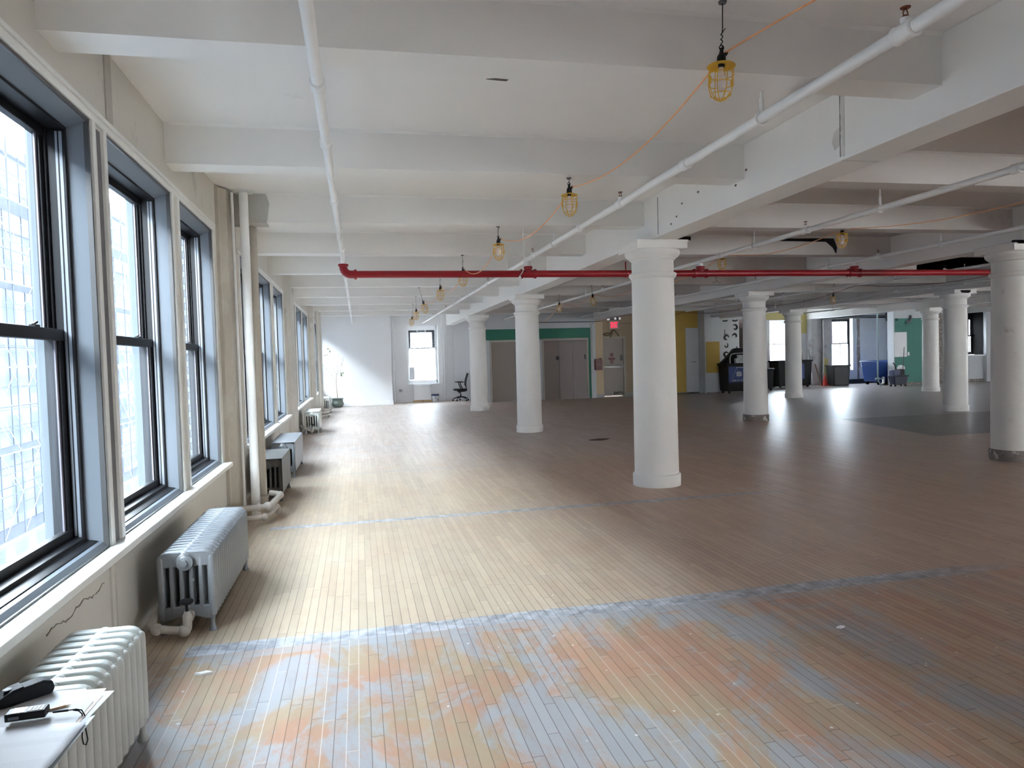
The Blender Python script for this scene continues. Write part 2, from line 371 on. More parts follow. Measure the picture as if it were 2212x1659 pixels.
def text_mesh(name, body, size, loc, rot, m, parent=None, depth=.002, align='CENTER', sx=1.0, bold=0.0):
    cu = bpy.data.curves.new(name, 'FONT'); cu.body = body; cu.size = size; cu.extrude = depth; cu.offset = bold; cu.align_x = align; cu.align_y = 'CENTER'
    t = bpy.data.objects.new(name, cu); COL.objects.link(t)
    dg = bpy.context.evaluated_depsgraph_get(); me = bpy.data.meshes.new_from_object(t.evaluated_get(dg))
    bpy.data.objects.remove(t)
    o = bpy.data.objects.new(name, me); COL.objects.link(o); me.materials.clear(); me.materials.append(m)
    o.location = loc; o.rotation_euler = rot; o.scale = (sx, 1, 1)
    if parent is not None: o.parent = parent
    return o
def dup(root, loc, rz=None):
    r = root.copy(); COL.objects.link(r); r.location = loc
    if rz is not None: r.rotation_euler = (0,0,rz)
    for ch in list(root.children):
        c = ch.copy(); COL.objects.link(c); c.parent = r
        for g in list(ch.children):
            d = g.copy(); COL.objects.link(d); d.parent = c
    return r
def arc(c, r, a0, a1, n, plane='xz'):
    out = []
    for i in range(n+1):
        a = a0 + (a1-a0)*i/n
        u, w = r*math.cos(a), r*math.sin(a)
        out.append((c[0]+u, c[1], c[2]+w) if plane == 'xz' else (c[0]+u, c[1]+w, c[2]) if plane == 'xy' else (c[0], c[1]+u, c[2]+w))
    return out

# ------------------------------------------------------------------ room shell
XW = -1.48                                   # inner face of the window wall
ZC, ZB, ZG = 3.75, 3.42, 3.21                # ceiling, beam soffit, girder soffit
Y_BACK, X_RIGHT = -6.0, 34.0
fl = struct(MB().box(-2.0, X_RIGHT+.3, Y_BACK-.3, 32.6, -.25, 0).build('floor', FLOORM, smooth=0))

# ceiling with a ragged opening where the plaster is gone, between the deep columns
ce = MB(); hx0, hx1, hy0, hy1 = 12.3, 15.36, 11.62, 16.2
for a in ((-2.0, hx0, Y_BACK-.3, 32.6), (hx1, X_RIGHT+.3, Y_BACK-.3, 32.6), (hx0, hx1, Y_BACK-.3, hy0), (hx0, hx1, hy1, 32.6)):
    ce.box(a[0], a[1], a[2], a[3], ZC, ZC+.3)
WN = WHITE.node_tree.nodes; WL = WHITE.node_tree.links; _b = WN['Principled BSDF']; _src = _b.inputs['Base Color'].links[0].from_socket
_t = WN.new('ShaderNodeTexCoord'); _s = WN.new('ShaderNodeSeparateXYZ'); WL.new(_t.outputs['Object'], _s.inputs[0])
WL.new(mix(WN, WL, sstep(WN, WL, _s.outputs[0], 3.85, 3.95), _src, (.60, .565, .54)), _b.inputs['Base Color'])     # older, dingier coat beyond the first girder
ceil = struct(ce.build('ceiling', WHITE, smooth=0))
MB().box(hx0-.02, hx1+.02, hy0-.02, hy1+.02, ZC+.5, ZC+.55).box(hx0-.03, hx0, hy0, hy1, ZC+.01, ZC+.52).box(hx1, hx1+.03, hy0, hy1, ZC+.01, ZC+.52).box(hx0, hx1, hy0-.03, hy0, ZC+.01, ZC+.52).box(hx0, hx1, hy1, hy1+.03, ZC+.01, ZC+.52).build('void', HOLE, ceil, smooth=0)
BEAM_Y = [-5.9, -3.43, -.95, 1.5, 3.957, 6.36, 8.83, 11.3, 13.8, 16.24, 18.7, 21.2, 23.7, 26.2]
BEAMD = mat('dingy_beam_paint', (.68, .65, .62), .6, var=.06, scale=1.0, bump=.15, bscale=7, dirt=(.56, .52, .48), dirt_amt=.3, dscale=1.2)
GIRD_X = [3.90, 9.70, 15.55, 21.55, 27.4]
GW = .17
edges = [XW] + [g for g in GIRD_X] + [X_RIGHT]
for i in range(len(edges)-1):
    x0 = edges[i] + (0 if i == 0 else GW); x1 = edges[i+1] - (0 if i == len(edges)-2 else GW)
    for y in BEAM_Y:
        if i == 2 and y == 13.8: x1 = hx0       # broken off where the ceiling is open
        else: x1 = edges[i+1] - (0 if i == len(edges)-2 else GW)
        MB().prism([(y-.02, ZC), (y, ZC-.02), (y, ZB), (y+.26, ZB), (y+.26, ZC-.02), (y+.28, ZC)], 'x', x0, x1).build('beam', BEAMW if i == 0 else BEAMD, ceil, smooth=0)
for g, yend in zip(GIRD_X, (30.4, 28.6, 31.0, 31.0, 28.4)):
    MB().box(g-GW, g+GW, Y_BACK, yend, ZG, ZC).build('girder', BEAMW, ceil, bevel=.008, smooth=0)
# boxed-in cover strip half way along the first girder, and the beam haunch beside the pipe risers
gj = MB(); xg = 3.90-GW
gj.prism([(4.90, 3.70), (4.945, 3.71), (4.95, 3.58), (4.935, 3.50), (4.95, 3.42), (4.93, 3.36), (4.94, 3.24), (4.90, 3.23)], 'x', xg-.003, xg)
gj.prism([(4.955, 3.47), (5.02, 3.45), (5.05, 3.38), (5.02, 3.31), (4.96, 3.33)], 'x', xg-.002, xg)
gj.box(xg, 3.90+GW, 4.93, 4.94, ZG-.002, ZG)
gj.build('plaster_scar', mat('rough_plaster', (.66, .635, .60), .8, var=.2, scale=12, bump=.5, bscale=30), ceil, smooth=0)
gk = MB(); gk.box(xg-.003, xg, 4.949, 4.954, 3.24, 3.73).box(xg-.003, xg, 8.40, 8.407, 3.24, 3.70)
for yy_, zz_ in ((6.3, 3.5), (6.42, 3.44), (6.5, 3.40), (7.7, 3.48), (7.3, 3.52), (7.85, 3.36), (8.0, 3.30)): gk.prism([(yy_, zz_), (yy_+.03, zz_+.012), (yy_+.05, zz_-.004), (yy_+.02, zz_-.015)], 'x', xg-.002, xg)
gk.build('paint_crack', chip if 'chip' in globals() else mat('flaked_paint_edge', (.14, .12, .10), .9, var=.3), ceil, smooth=0)
pp = MB()
pts = [(-.975, 3.43), (-.965, 3.50), (-.955, 3.57), (-.945, 3.63), (-.965, 3.70), (-.985, 3.75), (-1.47, 3.75), (-1.47, 3.41), (-.99, 3.41)]
pp.prism(pts, 'y', 8.818, 8.83)
pp.box(-1.47, -.985, 8.82, 9.09, 3.405, 3.42)
pp.build('plaster_patch', mat('bare_grey_plaster', (.50, .49, .45), .8, var=.15, scale=7, bump=.3), ceil, smooth=0)
# flaked paint on the slab and the thin joint along it
chip = mat('flaked_paint_edge', (.14, .12, .10), .9, var=.3)
for x, y, lx, ly, a in ((1.05, 5.1, .16, .035, .05), (1.0, 4.65, .12, .02, .1), (-1.2, 4.8, .14, .035, -.1), (.1, 4.7, .10, .02, .2), (-.4, 4.9, .09, .02, 0), (-.1, 7.0, .1, .02, 0), (.4, 7.1, .08, .02, .1), (1.1, 10.0, .12, .02, 0)):
    MB().prism([(x-lx/2, y+a*ly), (x-.1*lx, y-ly/2), (x+lx/2, y-ly*.2), (x+lx*.42, y+ly/2), (x, y+ly*.35)], 'z', ZC-.004, ZC+.001).build('paint_flake', chip, ceil, smooth=0)
MB().box(-.9, 3.70, 7.62, 7.65, ZC-.012, ZC).box(-.9, 3.70, 7.68, 7.70, ZC-.010, ZC).build('slab_joint', mat('cracked_joint', (.62, .58, .53), .8, var=.25, scale=30), ceil, smooth=0)
tp = MB(); tp.prism([(4.4, 3.72), (5.6, 3.72), (5.6, 3.66), (5.0, 3.67), (4.4, 3.69)], 'y', 11.292, 11.30)
tp.prism([(7.1, 3.70), (8.35, 3.71), (8.42, 3.55), (8.40, 3.44), (8.33, 3.55), (8.2, 3.65), (7.1, 3.66)], 'y', 11.292, 11.30)
tp.build('paint_scar', HOLE, ceil, smooth=0)

# ------------------------------------------------------------------ window wall
Z0, Z1 = .70, 3.20
BAYS = [[(-.77, .68)], [(3.08, 4.61), (4.88, 6.43), (6.715, 8.155)],
        [(9.95, 11.45), (11.73, 13.30), (13.70, 15.42)], [(16.95, 18.32), (18.62, 20.36), (20.70, 22.72)], [(24.7, 25.95), (26.2, 27.45), (27.7, 28.98)]]
WINS = [w for b in BAYS for w in b]
XO = -1.75
wl_ = MB()
wl_.box(XO, XW, Y_BACK, 31.2, Z1, ZC)
wl_.box(XO, XW, Y_BACK, 31.2, 0, Z0-.045)
prev = Y_BACK
for a, b_ in WINS + [(31.2, 31.2)]:
    wl_.box(XO, XW, prev, a, Z0-.045, Z1); prev = b_
wall_left = struct(wl_.build('wall_left', CREAM, smooth=0))
# brick piers and brick reveals outside
eb = MB()
for y0, y1 in ((.9, 2.85), (8.40, 9.75), (15.6, 16.8), (22.9, 24.5)): eb.box(-2.08, XO, y0+.05, y1-.05, -4, 6)
eb.box(-1.85, XO, Y_BACK, 31.2, -4, Z0-.1).box(-1.85, XO, Y_BACK, 31.2, Z1+.12, 6)
eb.build('brick_facing', BRICK, wall_left, smooth=0)
em = MB()
for b in BAYS:
    for w0, w1 in zip(b[:-1], b[1:]): em.box(-1.83, XO, w0[1]+.03, w1[0]-.03, Z0-.1, Z1+.12)
em.build('stone_mullion', mat('pale_stone', (.085, .098, .107), .9, var=.05, scale=4), wall_left, bevel=.02)
# pilasters between the bays
for y0, y1, xf in ((.95, 1.80, -1.377), (8.44, 9.24, -1.377), (15.85, 16.95, -1.36), (23.45, 24.3, -1.34)):
    MB().prism([(XW, y0), (XW+.035, y0), (XW+.045, y0+.05), (xf, y0+.13), (xf, y1-.10), (XW+.03, y1), (XW, y1)], 'z', 0, ZC-.02).build('pilaster', TAN if abs(y0-8.44) < .1 else CREAM, wall_left, smooth=0)
# stool boards, casings and mullion strips
n_t = 0
for b in BAYS:
    n_t += 1
    ya, yb = b[0][0]-.12, b[-1][1]+.10
    struct(MB().box(-1.60, -1.37, ya, yb, Z0-.042, Z0+.001).build('trim_%d' % n_t, SILLW, bevel=.006))
    n_t += 1
    h = MB(); h.box(XW-.005, XW+.022, ya, yb, Z1+.004, Z1+.05).box(XW-.005, XW+.034, ya, yb, Z1+.05, Z1+.075)
    for w in b:
        h.box(XW-.005, XW+.020, w[0]-.07, w[0]-.012, Z0, Z1+.01).box(XW-.005, XW+.020, w[1]+.012, w[1]+.07, Z0, Z1+.01)
    struct(h.build('trim_%d' % n_t, SILLW, bevel=.004))
st = MB()
for (a, b1) in ((4.705, 4.785),): st.box(XW-.002, XW+.008, a, b1, Z0, Z1-.02)
st.build('stripped_mullion', mat('stripped_grey_metal', (.14, .135, .14), .6, var=.3, scale=8), wall_left, smooth=0)
MB().box(XW, XW+.008, 4.93, 5.05, Z1+.08, ZC).build('plaster_scar', mat('rough_plaster_b', (.50, .48, .43), .8, var=.2, scale=8, bump=.4), wall_left, smooth=0)
# panel joints and a long crack under the first windows
ck = MB(); ck.box(XW, XW+.012, 4.60, 4.645, 0, .655).box(XW, XW+.010, 4.69, 4.70, 0, .655)
yy = 3.1; zz = .50
pts = [(3.72+.028*k, .50+.012*math.sin(k*.5)+.016*random.random()) for k in range(29)]
ck.build('panel_joint', CREAM, wall_left)
cr = MB()
up_ = [(y, z+.0005+.006*random.random()**2) for y, z in pts]; lo_ = [(y, z-.001-.008*random.random()**2) for y, z in pts][::-1]
cr.prism(up_+lo_, 'x', XW, XW+.003); cr.build('wall_crack', mat('open_crack', (.27, .245, .21), .9, var=.3), wall_left, smooth=0)

def left_window(i, y0, y1):
    r = struct(empty('window_%d' % i, (XW, (y0+y1)/2, Z0)))
    hw = (y1-y0)/2; H = Z1-Z0
    # local: x into the wall is negative, z from the sill
    t = MB()   # bronze edge flush with the wall
    for a, b, c, d in ((-hw, -hw+.016, 0, H), (hw-.016, hw, 0, H), (-hw, hw, H-.016, H), (-hw, hw, 0, .012)): t.box(-.02, .008, a, b, c, d)
    t.build('edge_trim', TRIMD, r)
    v = MB()   # lining boards
    v.prism([(.0, -hw), (.0, -hw+.012), (-.105, -hw+.03), (-.105, -hw)], 'z', 0, H).prism([(.0, hw), (.0, hw-.012), (-.105, hw-.03), (-.105, hw)], 'z', 0, H)
    v.prism([(.0, H), (.0, H-.014), (-.105, H-.06), (-.105, H)], 'y', -hw, hw)
    v.prism([(.0, 0), (.0, .012), (-.022, .036), (-.05, .042), (-.05, 0)], 'y', -hw, hw)
    v.build('lining', REVEAL, r)
    f = MB()
    for s in (-1, 1):
        a, b = sorted((s*hw, s*(hw-.055))); f.box(-.266, -.105, a, b, 0, H)
        a, b = sorted((s*(hw-.052), s*(hw-.075))); f.box(-.22, -.20, a, b, .05, H)
    f.box(-.266, -.105, -hw, hw, H-.075, H).prism([(-.046, 0), (-.046, .046), (-.105, .058), (-.105, .08), (-.16, .085), (-.266, .055), (-.266, 0)], 'y', -hw+.02, hw-.02)
    f.build('frame', DARKF, r, bevel=.004)
    k = MB()
    for s in (-1, 1):
        for q, w in ((-.128, .008), (-.15, .006)):
            a, b = sorted((s*(hw-.053), s*(hw-.058))); k.box(q-w, q+w, a, b, .09 if q < -.14 else .075, H-.09)
    k.build('sash_track', TRACK, r, smooth=0)
    zm = 1.285
    def sash(name, x, z0, z1, sw, rb, rtp):
        s_ = MB(); a = hw-.058
        s_.box(x-.02, x+.02, -a, -a+sw, z0, z1).box(x-.02, x+.02, a-sw, a, z0, z1).box(x-.022, x+.022, -a, a, z0, z0+rb).box(x-.022, x+.026, -a, a, z1-rtp, z1)
        o = s_.build(name, DARKF, r, bevel=.004)
        g_ = MB()
        for sg in (-1, 1):
            u, w = sorted((sg*(a-sw), sg*(a-sw-.022))); g_.box(x-.004, x+.004, u, w, z0+rb, z1-rtp)
        g_.build('gasket', GASK, o, smooth=0)
        MB().box(x-.0025, x+.0025, -a+sw-.004, a-sw+.004, z0+rb-.004, z1-rtp+.004).build('pane', GLASS, o, smooth=0)
        return o
    sash('upper_sash', -.235, zm-.06, H-.07, .05, .06, .055)
    lo = sash('lower_sash', -.185, .06, zm, .05, .075, .065)
    q = MB()
    for s in (-.25, .25): q.box(-.195, -.165, s*hw*2-.03, s*hw*2+.03, zm, zm+.012).tube([(-.18, s*hw*2-.02, zm+.012), (-.18, s*hw*2+.03, zm+.028)], .007, 6)
    q.build('sash_lock', BLK, lo)
    return r
for i, (a, b) in enumerate(WINS): left_window(i+1, a, b)

# ------------------------------------------------------------------ far walls
def wall_xz(mb, x0, x1, y0, y1, z0, z1, holes):
    """wall slab facing the camera with rectangular openings (x0,x1,z0,z1)"""
    holes = sorted(holes); px = x0
    for a, b, c, d in holes:
        if a > px: mb.box(px, a, y0, y1, z0, z1)
        if c > z0: mb.box(a, b, y0, y1, z0, c)
        if d < z1: mb.box(a, b, y0, y1, d, z1)
        px = b
    if px < x1: mb.box(px, x1, y0, y1, z0, z1)
    return mb
w = MB(); w.box(XO, 1.34, 29.25, 30.9, 0, ZC); wa = struct(w.build('wall_far', WALLW, bevel=.006, smooth=0))
struct(MB().box(XW, 1.365, 29.225, 29.25, 0, .16).build('baseboard_far', WALLW, bevel=.005))
HB = (2.05, 3.36, .76, 3.23)
w = MB(); wall_xz(w, 1.34, 4.9, 30.45, 30.9, 0, ZC, [HB])
w.box(4.88, 5.0, 28.1, 30.9, 0, ZC)
wb = struct(w.build('wall_alcove', WALLW, smooth=0))
MB().box(3.50, 3.74, 30.36, 30.45, 0, ZC).box(3.74, 4.0, 30.40, 30.45, 0, ZC).build('pilaster', WALLW, wb, bevel=.008)
MB().box(1.5, 3.5, 30.435, 30.45, .53, .56).box(3.86, 4.88, 30.435, 30.45, .53, .56).build('chair_rail', WALLW, wb)
struct(MB().box(1.34, 3.5, 30.42, 30.45, 0, .17).box(3.74, 4.88, 30.38, 30.40, 0, .17).build('baseboard_alcove', WALLW, bevel=.005))
# elevator wall, beige exit wall, ochre wall
w = MB(); w.box(5.0, 9.58, 28.06, 28.6, 0, ZC)
we = struct(w.build('wall_elevator', GREYW, smooth=0))
MB().box(5.0, 9.37, 28.05, 28.06, 2.47, 2.90).box(9.26, 9.37, 28.05, 28.06, 0, 2.47).build('painted_band', GREEN, we, smooth=0)
MB().box(9.37, 9.58, 28.03, 28.06, 0, 3.2).build('chipped_strip', mat('chipped_white_paint', (.60, .62, .63), .7, var=.1, dirt=(.2, .2, .2), dirt_amt=.3, dscale=6), we, smooth=0)
DE = (10.0, 11.0, 0, 2.43)
w = MB(); wall_xz(w, 9.58, 12.2, 28.62, 28.9, 0, ZC, [DE]); wx = struct(w.build('wall_exit', BEIGE, smooth=0))
MB().box(9.58, 9.96, 28.2, 28.62, 0, 3.4).build('pier', TANW, wx, bevel=.006)
MB().box(9.55, 9.98, 28.17, 28.63, 0, .14).box(11.06, 12.2, 28.6, 28.62, 0, .13).build('base_block', GREYP, wx)
w = MB(); w.box(12.2, 15.15, 28.62, 28.9, 0, ZC).box(15.15, 15.4, 28.62, 31.3, 0, ZC)
wy = struct(w.build('wall_ochre', YELLOW, smooth=0))
MB().box(13.86, 14.66, 28.60, 28.62, 0, 2.82).build('white_panel', GREYW, wy, smooth=0)
MB().box(14.44, 15.16, 28.02, 28.62, 0, ZC).build('pier', GREYW, wy, bevel=.006)
MB().box(14.50, 15.13, 28.012, 28.02, .87, 2.2).build('ochre_panel', YELLOW, wy, smooth=0)
MB().prism([(14.0, 1.36), (14.2, 1.35), (14.22, 1.30), (14.25, 1.38), (14.4, 1.35), (14.22, 1.365)], 'y', 28.596, 28.60).build('scratch', chip, wy, smooth=0)
MB().box(12.9, 14.44, 28.60, 28.62, 0, .05).box(14.5, 15.16, 28.0, 28.02, 0, .04).build('ragged_edge', BARE, wy, smooth=0)
# deep wall with two windows
HC = (19.40, 20.95, .66, 3.20); HD = (22.62, 23.98, .68, 3.25)
DK = (17.8, 18.9, 0, 3.28)
w = MB(); wall_xz(w, 15.4, 26.2, 31.05, 31.5, 0, ZC, [DK, HC, HD]); wd = struct(w.build('wall_deep', GREYW, smooth=0))
MB().box(19.15, 21.45, 31.04, 31.05, 3.22, ZC).box(20.97, 21.45, 31.04, 31.05, 2.54, 3.22).build('pale_ochre_patch', PALEY, wd, smooth=0)
MB().box(21.42, 21.75, 30.7, 31.05, 0, ZC).box(21.75, 22.10, 30.85, 31.05, 0, ZC).box(22.10, 22.58, 30.75, 31.05, 0, ZC).build('pier', GREYP, wd, bevel=.01)
MB().box(22.05, 22.35, 30.742, 30.75, .15, 1.3).build('pale_ochre_patch', PALEY, wd, smooth=0)
MB().prism([(24.20, 0), (24.34, 0), (24.30, .6), (24.36, 1.2), (24.33, 2.2), (24.35, 3.2), (24.19, 3.2), (24.22, 2.4), (24.18, 1.5), (24.22, .8)], 'y', 31.03, 31.06).build('open_chase', BARE, wd, smooth=0)
MB().box(18.3, 22.6, 31.02, 31.05, 0, .12).box(22.6, 26.2, 31.02, 31.05, 0, .22).build('dark_base_strip', mat('tarred_base', (.05, .052, .056), .8, var=.3, scale=6), wd, smooth=0)
MB().box(17.8, 18.9, 31.9, 32.0, 0, 3.3).box(17.7, 17.8, 31.5, 32.0, 0, 3.3).box(18.9, 19.0, 31.5, 32.0, 0, 3.3).build('dark_closet', mat('dark_brown_closet', (.035, .022, .018), .8), wd, smooth=0)
# green pier wall
w = MB(); w.box(23.98, 26.2, 28.3, 28.7, 0, ZC); w.box(25.9, 26.2, 28.7, 31.05, 0, ZC)
wg = struct(w.build('wall_green', GREYW, smooth=0))
MB().box(24.03, 26.2, 28.29, 28.30, .06, 3.05).build('green_field', TEAL, wg, smooth=0)
MB().box(23.99, 24.66, 28.285, 28.292, 1.29, 2.42).build('white_patch', WALLW, wg, smooth=0)
MB().prism([(24.14, .70), (24.12, .80), (24.2, .90), (24.34, .92), (24.5, .88), (24.55, .78), (24.52, .62), (24.44, .62), (24.42, .70), (24.3, .74), (24.22, .68)], 'y', 28.285, 28.292).build('white_patch', WALLW, wg, smooth=0)
MB().box(24.70, 24.79, 28.275, 28.30, 1.34, 1.50).build('light_switch', WALLW, wg)
MB().box(23.98, 26.2, 28.27, 28.30, 0, .11).build('base_strip', BARE, wg, smooth=0)
# wall with the dark window at the right
HE = (28.15, 29.0, 1.28, 3.30)
w = MB(); wall_xz(w, 26.2, X_RIGHT, 28.45, 28.9, 0, ZC, [HE]); wr = struct(w.build('wall_far_right', GREYW, smooth=0))
for a, b, d in ((29.0, 29.22, .18), (29.30, 29.50, .10), (29.62, 29.8, .14)): MB().box(a, b, 28.45-d, 28.45, 0, ZC).build('pilaster', GREYW, wr, bevel=.01)
MB().box(26.2, X_RIGHT, 28.42, 28.45, 0, .14).build('base_strip', BARE, wr, smooth=0)
MB().prism([(26.3, 0), (26.9, 0), (26.9, 3.2), (26.6, 3.3), (26.3, 3.2)], 'y', 28.44, 28.46).build('bare_patch', BARE, wr, smooth=0)
MB().box(28.05, 29.0, 28.36, 28.45, 1.22, 1.28).build('sill_ledge', WALLW, wr)
# unseen closing walls; their openings are added to let fill light in
w = MB(); wall_xz(w, XO, X_RIGHT+.3, Y_BACK-.35, Y_BACK, 0, ZC, [(x, x+1.7, .7, 3.2) for x in (12.9, 22.6)])
struct(w.build('wall_back', WALLW, smooth=0))
w = MB(); prev = Y_BACK
for a in (16.,):
    w.box(X_RIGHT, X_RIGHT+.35, prev, a, 0, ZC).box(X_RIGHT, X_RIGHT+.35, a, a+1.7, 0, .8).box(X_RIGHT, X_RIGHT+.35, a, a+1.7, 3.2, ZC); prev = a+1.7
w.box(X_RIGHT, X_RIGHT+.35, prev, 28.9, 0, ZC)
struct(w.build('wall_right', GREYW, smooth=0))

def far_window(i, hole, yin, depth, fm, head, mull, zmid, bars=0, lining=None, recess=.28):
    x0, x1, z0, z1 = hole
    r = struct(empty('window_%d' % i, ((x0+x1)/2, yin+recess, z0)))
    hw = (x1-x0)/2; H = z1-z0
    f = MB(); f.box(-hw, -hw+.05, -.05, .05, 0, H).box(hw-.05, hw, -.05, .05, 0, H).box(-hw, hw, -.05, .05, H-head, H).box(-hw, hw, -.05, .05, 0, .09)
    f.build('frame', fm, r, bevel=.004)
    zm = zmid - z0
    for nm, a, b, y in (('upper_sash', zm-.03, H-head, .02), ('lower_sash', .09, zm+.03, -.02)):
        s = MB(); s.box(-hw+.05, -hw+.10, y-.02, y+.02, a, b).box(hw-.10, hw-.05, y-.02, y+.02, a, b).box(-hw+.05, hw-.05, y-.02, y+.02, b-.05, b).box(-hw+.05, hw-.05, y-.02, y+.02, a, a+.05)
        for m_ in mull: s.box(m_*hw-.014, m_*hw+.014, y-.015, y+.015, a, b)
        o = s.build(nm, fm, r, bevel=.003)
        MB().box(-hw+.09, hw-.09, y-.003, y+.003, a+.04, b-.04).build('pane', GLASSC, o, smooth=0)
    if lining:
        q = MB(); q.box(-hw, -hw+.015, -recess, -.05, 0, H).box(hw-.015, hw, -recess, -.05, 0, H).box(-hw, hw, -recess, -.05, H-.015, H); q.build('lining', lining, r, smooth=0)
    return r
nw = len(WINS)
wv = far_window(nw+1, HB, 30.45, .3, WALLW, .14, (.25, -.28), 2.27)
g = MB(); g2 = MB()   # window guard bars outside the alcove window
for k in range(9): g2.box(-.62, .62, .12, .135, 1.60+k*.095, 1.625+k*.095)
for k in range(24): g.box(-.6+k*.052, -.592+k*.052, .12, .13, .12, 1.5)
for z in (.45, .8, 1.15, 1.45): g.box(-.62, .62, .115, .135, z, z+.02)
g.build('guard_bars', mat('grey_guard_steel', (.012, .013, .015), .8), wv, smooth=0); g2.build('guard_slats', mat('pale_guard_slat', (.12, .125, .13), .8), wv, smooth=0)
MB().box(-.655, .655, .20, .22, 2.20, 2.47).box(-.655, -.46, .20, .22, 1.5, 2.25).box(.46, .655, .20, .22, 1.5, 2.25).build('dark_head', DARKF, wv, smooth=0)
MB().box(-.56, -.36, -.10, -.06, .18, .72).build('air_outlet_panel', GREYW, wv, smooth=0)
MB().box(-.72, .72, -.34, -.26, -.05, 0).build('sill', WALLW, wv)
far_window(nw+2, HC, 31.05, .3, WALLW, .12, (-.45, .55), 2.05, lining=WALLW)
far_window(nw+3, HD, 31.05, .3, DARKF, .12, (-.4, .2), 2.0, lining=WALLW)
far_window(nw+4, HE, 28.45, .3, DARKF, .3, (.2, .55), 2.2, lining=HOLE, recess=.62)
# ------------------------------------------------------------------ doors
def elevator_door(i, x0, x1, splits, m, H):
    r = struct(empty('door_%d' % i, ((x0+x1)/2, 28.06, 0))); hw = (x1-x0)/2
    c = MB(); c.box(-hw-.07, -hw, -.035, 0, 0, H+.07).box(hw, hw+.07, -.035, 0, 0, H+.07).box(-hw-.07, hw+.07, -.035, 0, H, H+.07)
    c.build('casing', ELEVF, r, bevel=.006)
    xs = [-hw] + [s-(x0+x1)/2 for s in splits] + [hw]
    for k in range(len(xs)-1):
        p = MB().box(xs[k]+.004, xs[k+1]-.008, -.02-.004*k, 0, .01, H-.01).build('panel', m[k % len(m)], r, bevel=.003)
        p['label'] = 'brown sliding panel' if len(splits) > 1 else 'taupe sliding panel'
    return r
elevator_door(1, 5.22, 7.10, (6.16,), (ELEV1,), 2.40)
r = elevator_door(2, 7.38, 9.20, (8.0, 8.58), (ELEV2,), 2.42)
MB().box(-.40, -.30, -.045, -.02, 1.62, 1.76).box(.80, .84, -.06, -.02, 1.62, 1.80).build('lock_plate', BLK, r)
r = struct(empty('door_3', (10.5, 28.62, 0)))
MB().box(-.56, -.50, -.03, .1, 0, 2.50).box(.50, .60, -.03, .1, 0, 2.50).box(-.56, .60, -.03, .1, 2.43, 2.52).build('casing', ELEVF, r, bevel=.006)
MB().box(-.495, .495, .02, .07, .032, 2.425).build('panel', DOORG, r, bevel=.003)
MB().box(-.5, .5, .072, .11, 2.38, 2.43).box(-.5, -.47, .072, .11, 0, 2.43).box(.47, .5, .072, .11, 0, 2.43).build('door_stop', ELEVF, r)
MB().box(-.46, .42, -.05, -.015, 1.22, 1.27).box(-.46, -.40, -.03, .02, 1.21, 1.28).box(.38, .48, -.055, .02, 1.17, 1.32).build('push_bar', STEEL, r, bevel=.005)
MB().box(.37, .46, -.02, .02, 1.50, 1.74).box(.39, .44, -.04, -.02, 1.55, 1.69).build('lock_plate', GREYPL, r, bevel=.005)
sg = MB().box(-.07, .06, .014, .02, 1.70, 1.83).box(-.15, .13, .014, .02, 1.55, 1.64).box(-.07, .06, .014, .02, 1.40, 1.53).build('red_notice', DKRED, r, smooth=0)
mk = MB()
for z in (1.74, 1.77, 1.80): mk.box(-.045, .035, .011, .014, z, z+.010)
for k in range(7): mk.box(-.125+k*.035, -.105+k*.035, .011, .014, 1.585, 1.605)
mk.prism([(-.035, 1.43), (.03, 1.43), (.03, 1.475), (-.002, 1.51), (-.035, 1.475)], 'y', .011, .014)
mk.build('notice_marks', mat('pinkish_ink', (.45, .30, .30), .6), sg, smooth=0)
text_mesh('lettering', 'EXIT', .15, (.20, .015, .13), (PI/2, 0, 0), BLK, r, .002, bold=.006)
rm = MB()
rm.box(.385, .40, .012, .016, .08, .185).box(.40, .46, .012, .016, .17, .185).box(.455, .47, .012, .016, .08, .185).box(.415, .435, .012, .016, .09, .15)
rm.build('running_man_mark', BLK, r, smooth=0)
# stair landing behind the exit door: its own lamp shows under the door
MB().box(9.8, 11.2, 29.9, 29.95, 0, 2.6).box(9.75, 9.8, 28.9, 29.95, 0, 2.6).box(11.2, 11.25, 28.9, 29.95, 0, 2.6).box(9.75, 11.25, 28.9, 29.95, 2.6, 2.65).build('stair_landing', WALLW, wx, smooth=0)
lp = bpy.data.lights.new('stair_lamp', 'POINT'); lp.energy = 60; lp.shadow_soft_size = .1
lo = bpy.data.objects.new('stair_lamp', lp); COL.objects.link(lo); lo.location = (10.5, 29.4, 2.0)

# ------------------------------------------------------------------ columns
def column(x, y, label, worn=False, r=.288):
    o = empty('column', (x, y, 0)); tag(o, label, 'column', 'round columns in rows', 'thing')
    m = COLD if worn else COLW
    MB().lathe([(r+.028, 0), (r+.028, .148), (r+.022, .158), (r+.004, .165)], n=40).build('plinth', BARE if worn else m, o)
    MB().lathe([(r+.004, .163), (r+.003, .6), (r-.004, 1.6), (r-.012, 2.74)], n=40, cap=False).build('shaft', m, o)
    MB().lathe([(r-.012, 2.735), (r+.004, 2.75), (r+.022, 2.775), (r+.026, 2.795), (r+.018, 2.81), (r-.010, 2.818), (r-.014, 2.83), (r-.014, 2.97),
                (r+.002, 2.985), (r+.012, 2.99), (r+.012, 3.0), (r+.045, 3.02), (r+.068, 3.05), (r+.072, 3.085), (r+.066, 3.10), (r-.05, 3.101)], n=40, cap=False).build('capital', m, o)
    MB().box(-.345, .345, -.345, .345, 3.10, 3.19).box(-.355, .355, -.355, .355, 3.185, ZG).build('abacus', m, o, bevel=.008)
    return o
column(3.87, 8.93, 'large white column nearest the camera, in the middle of the floor')
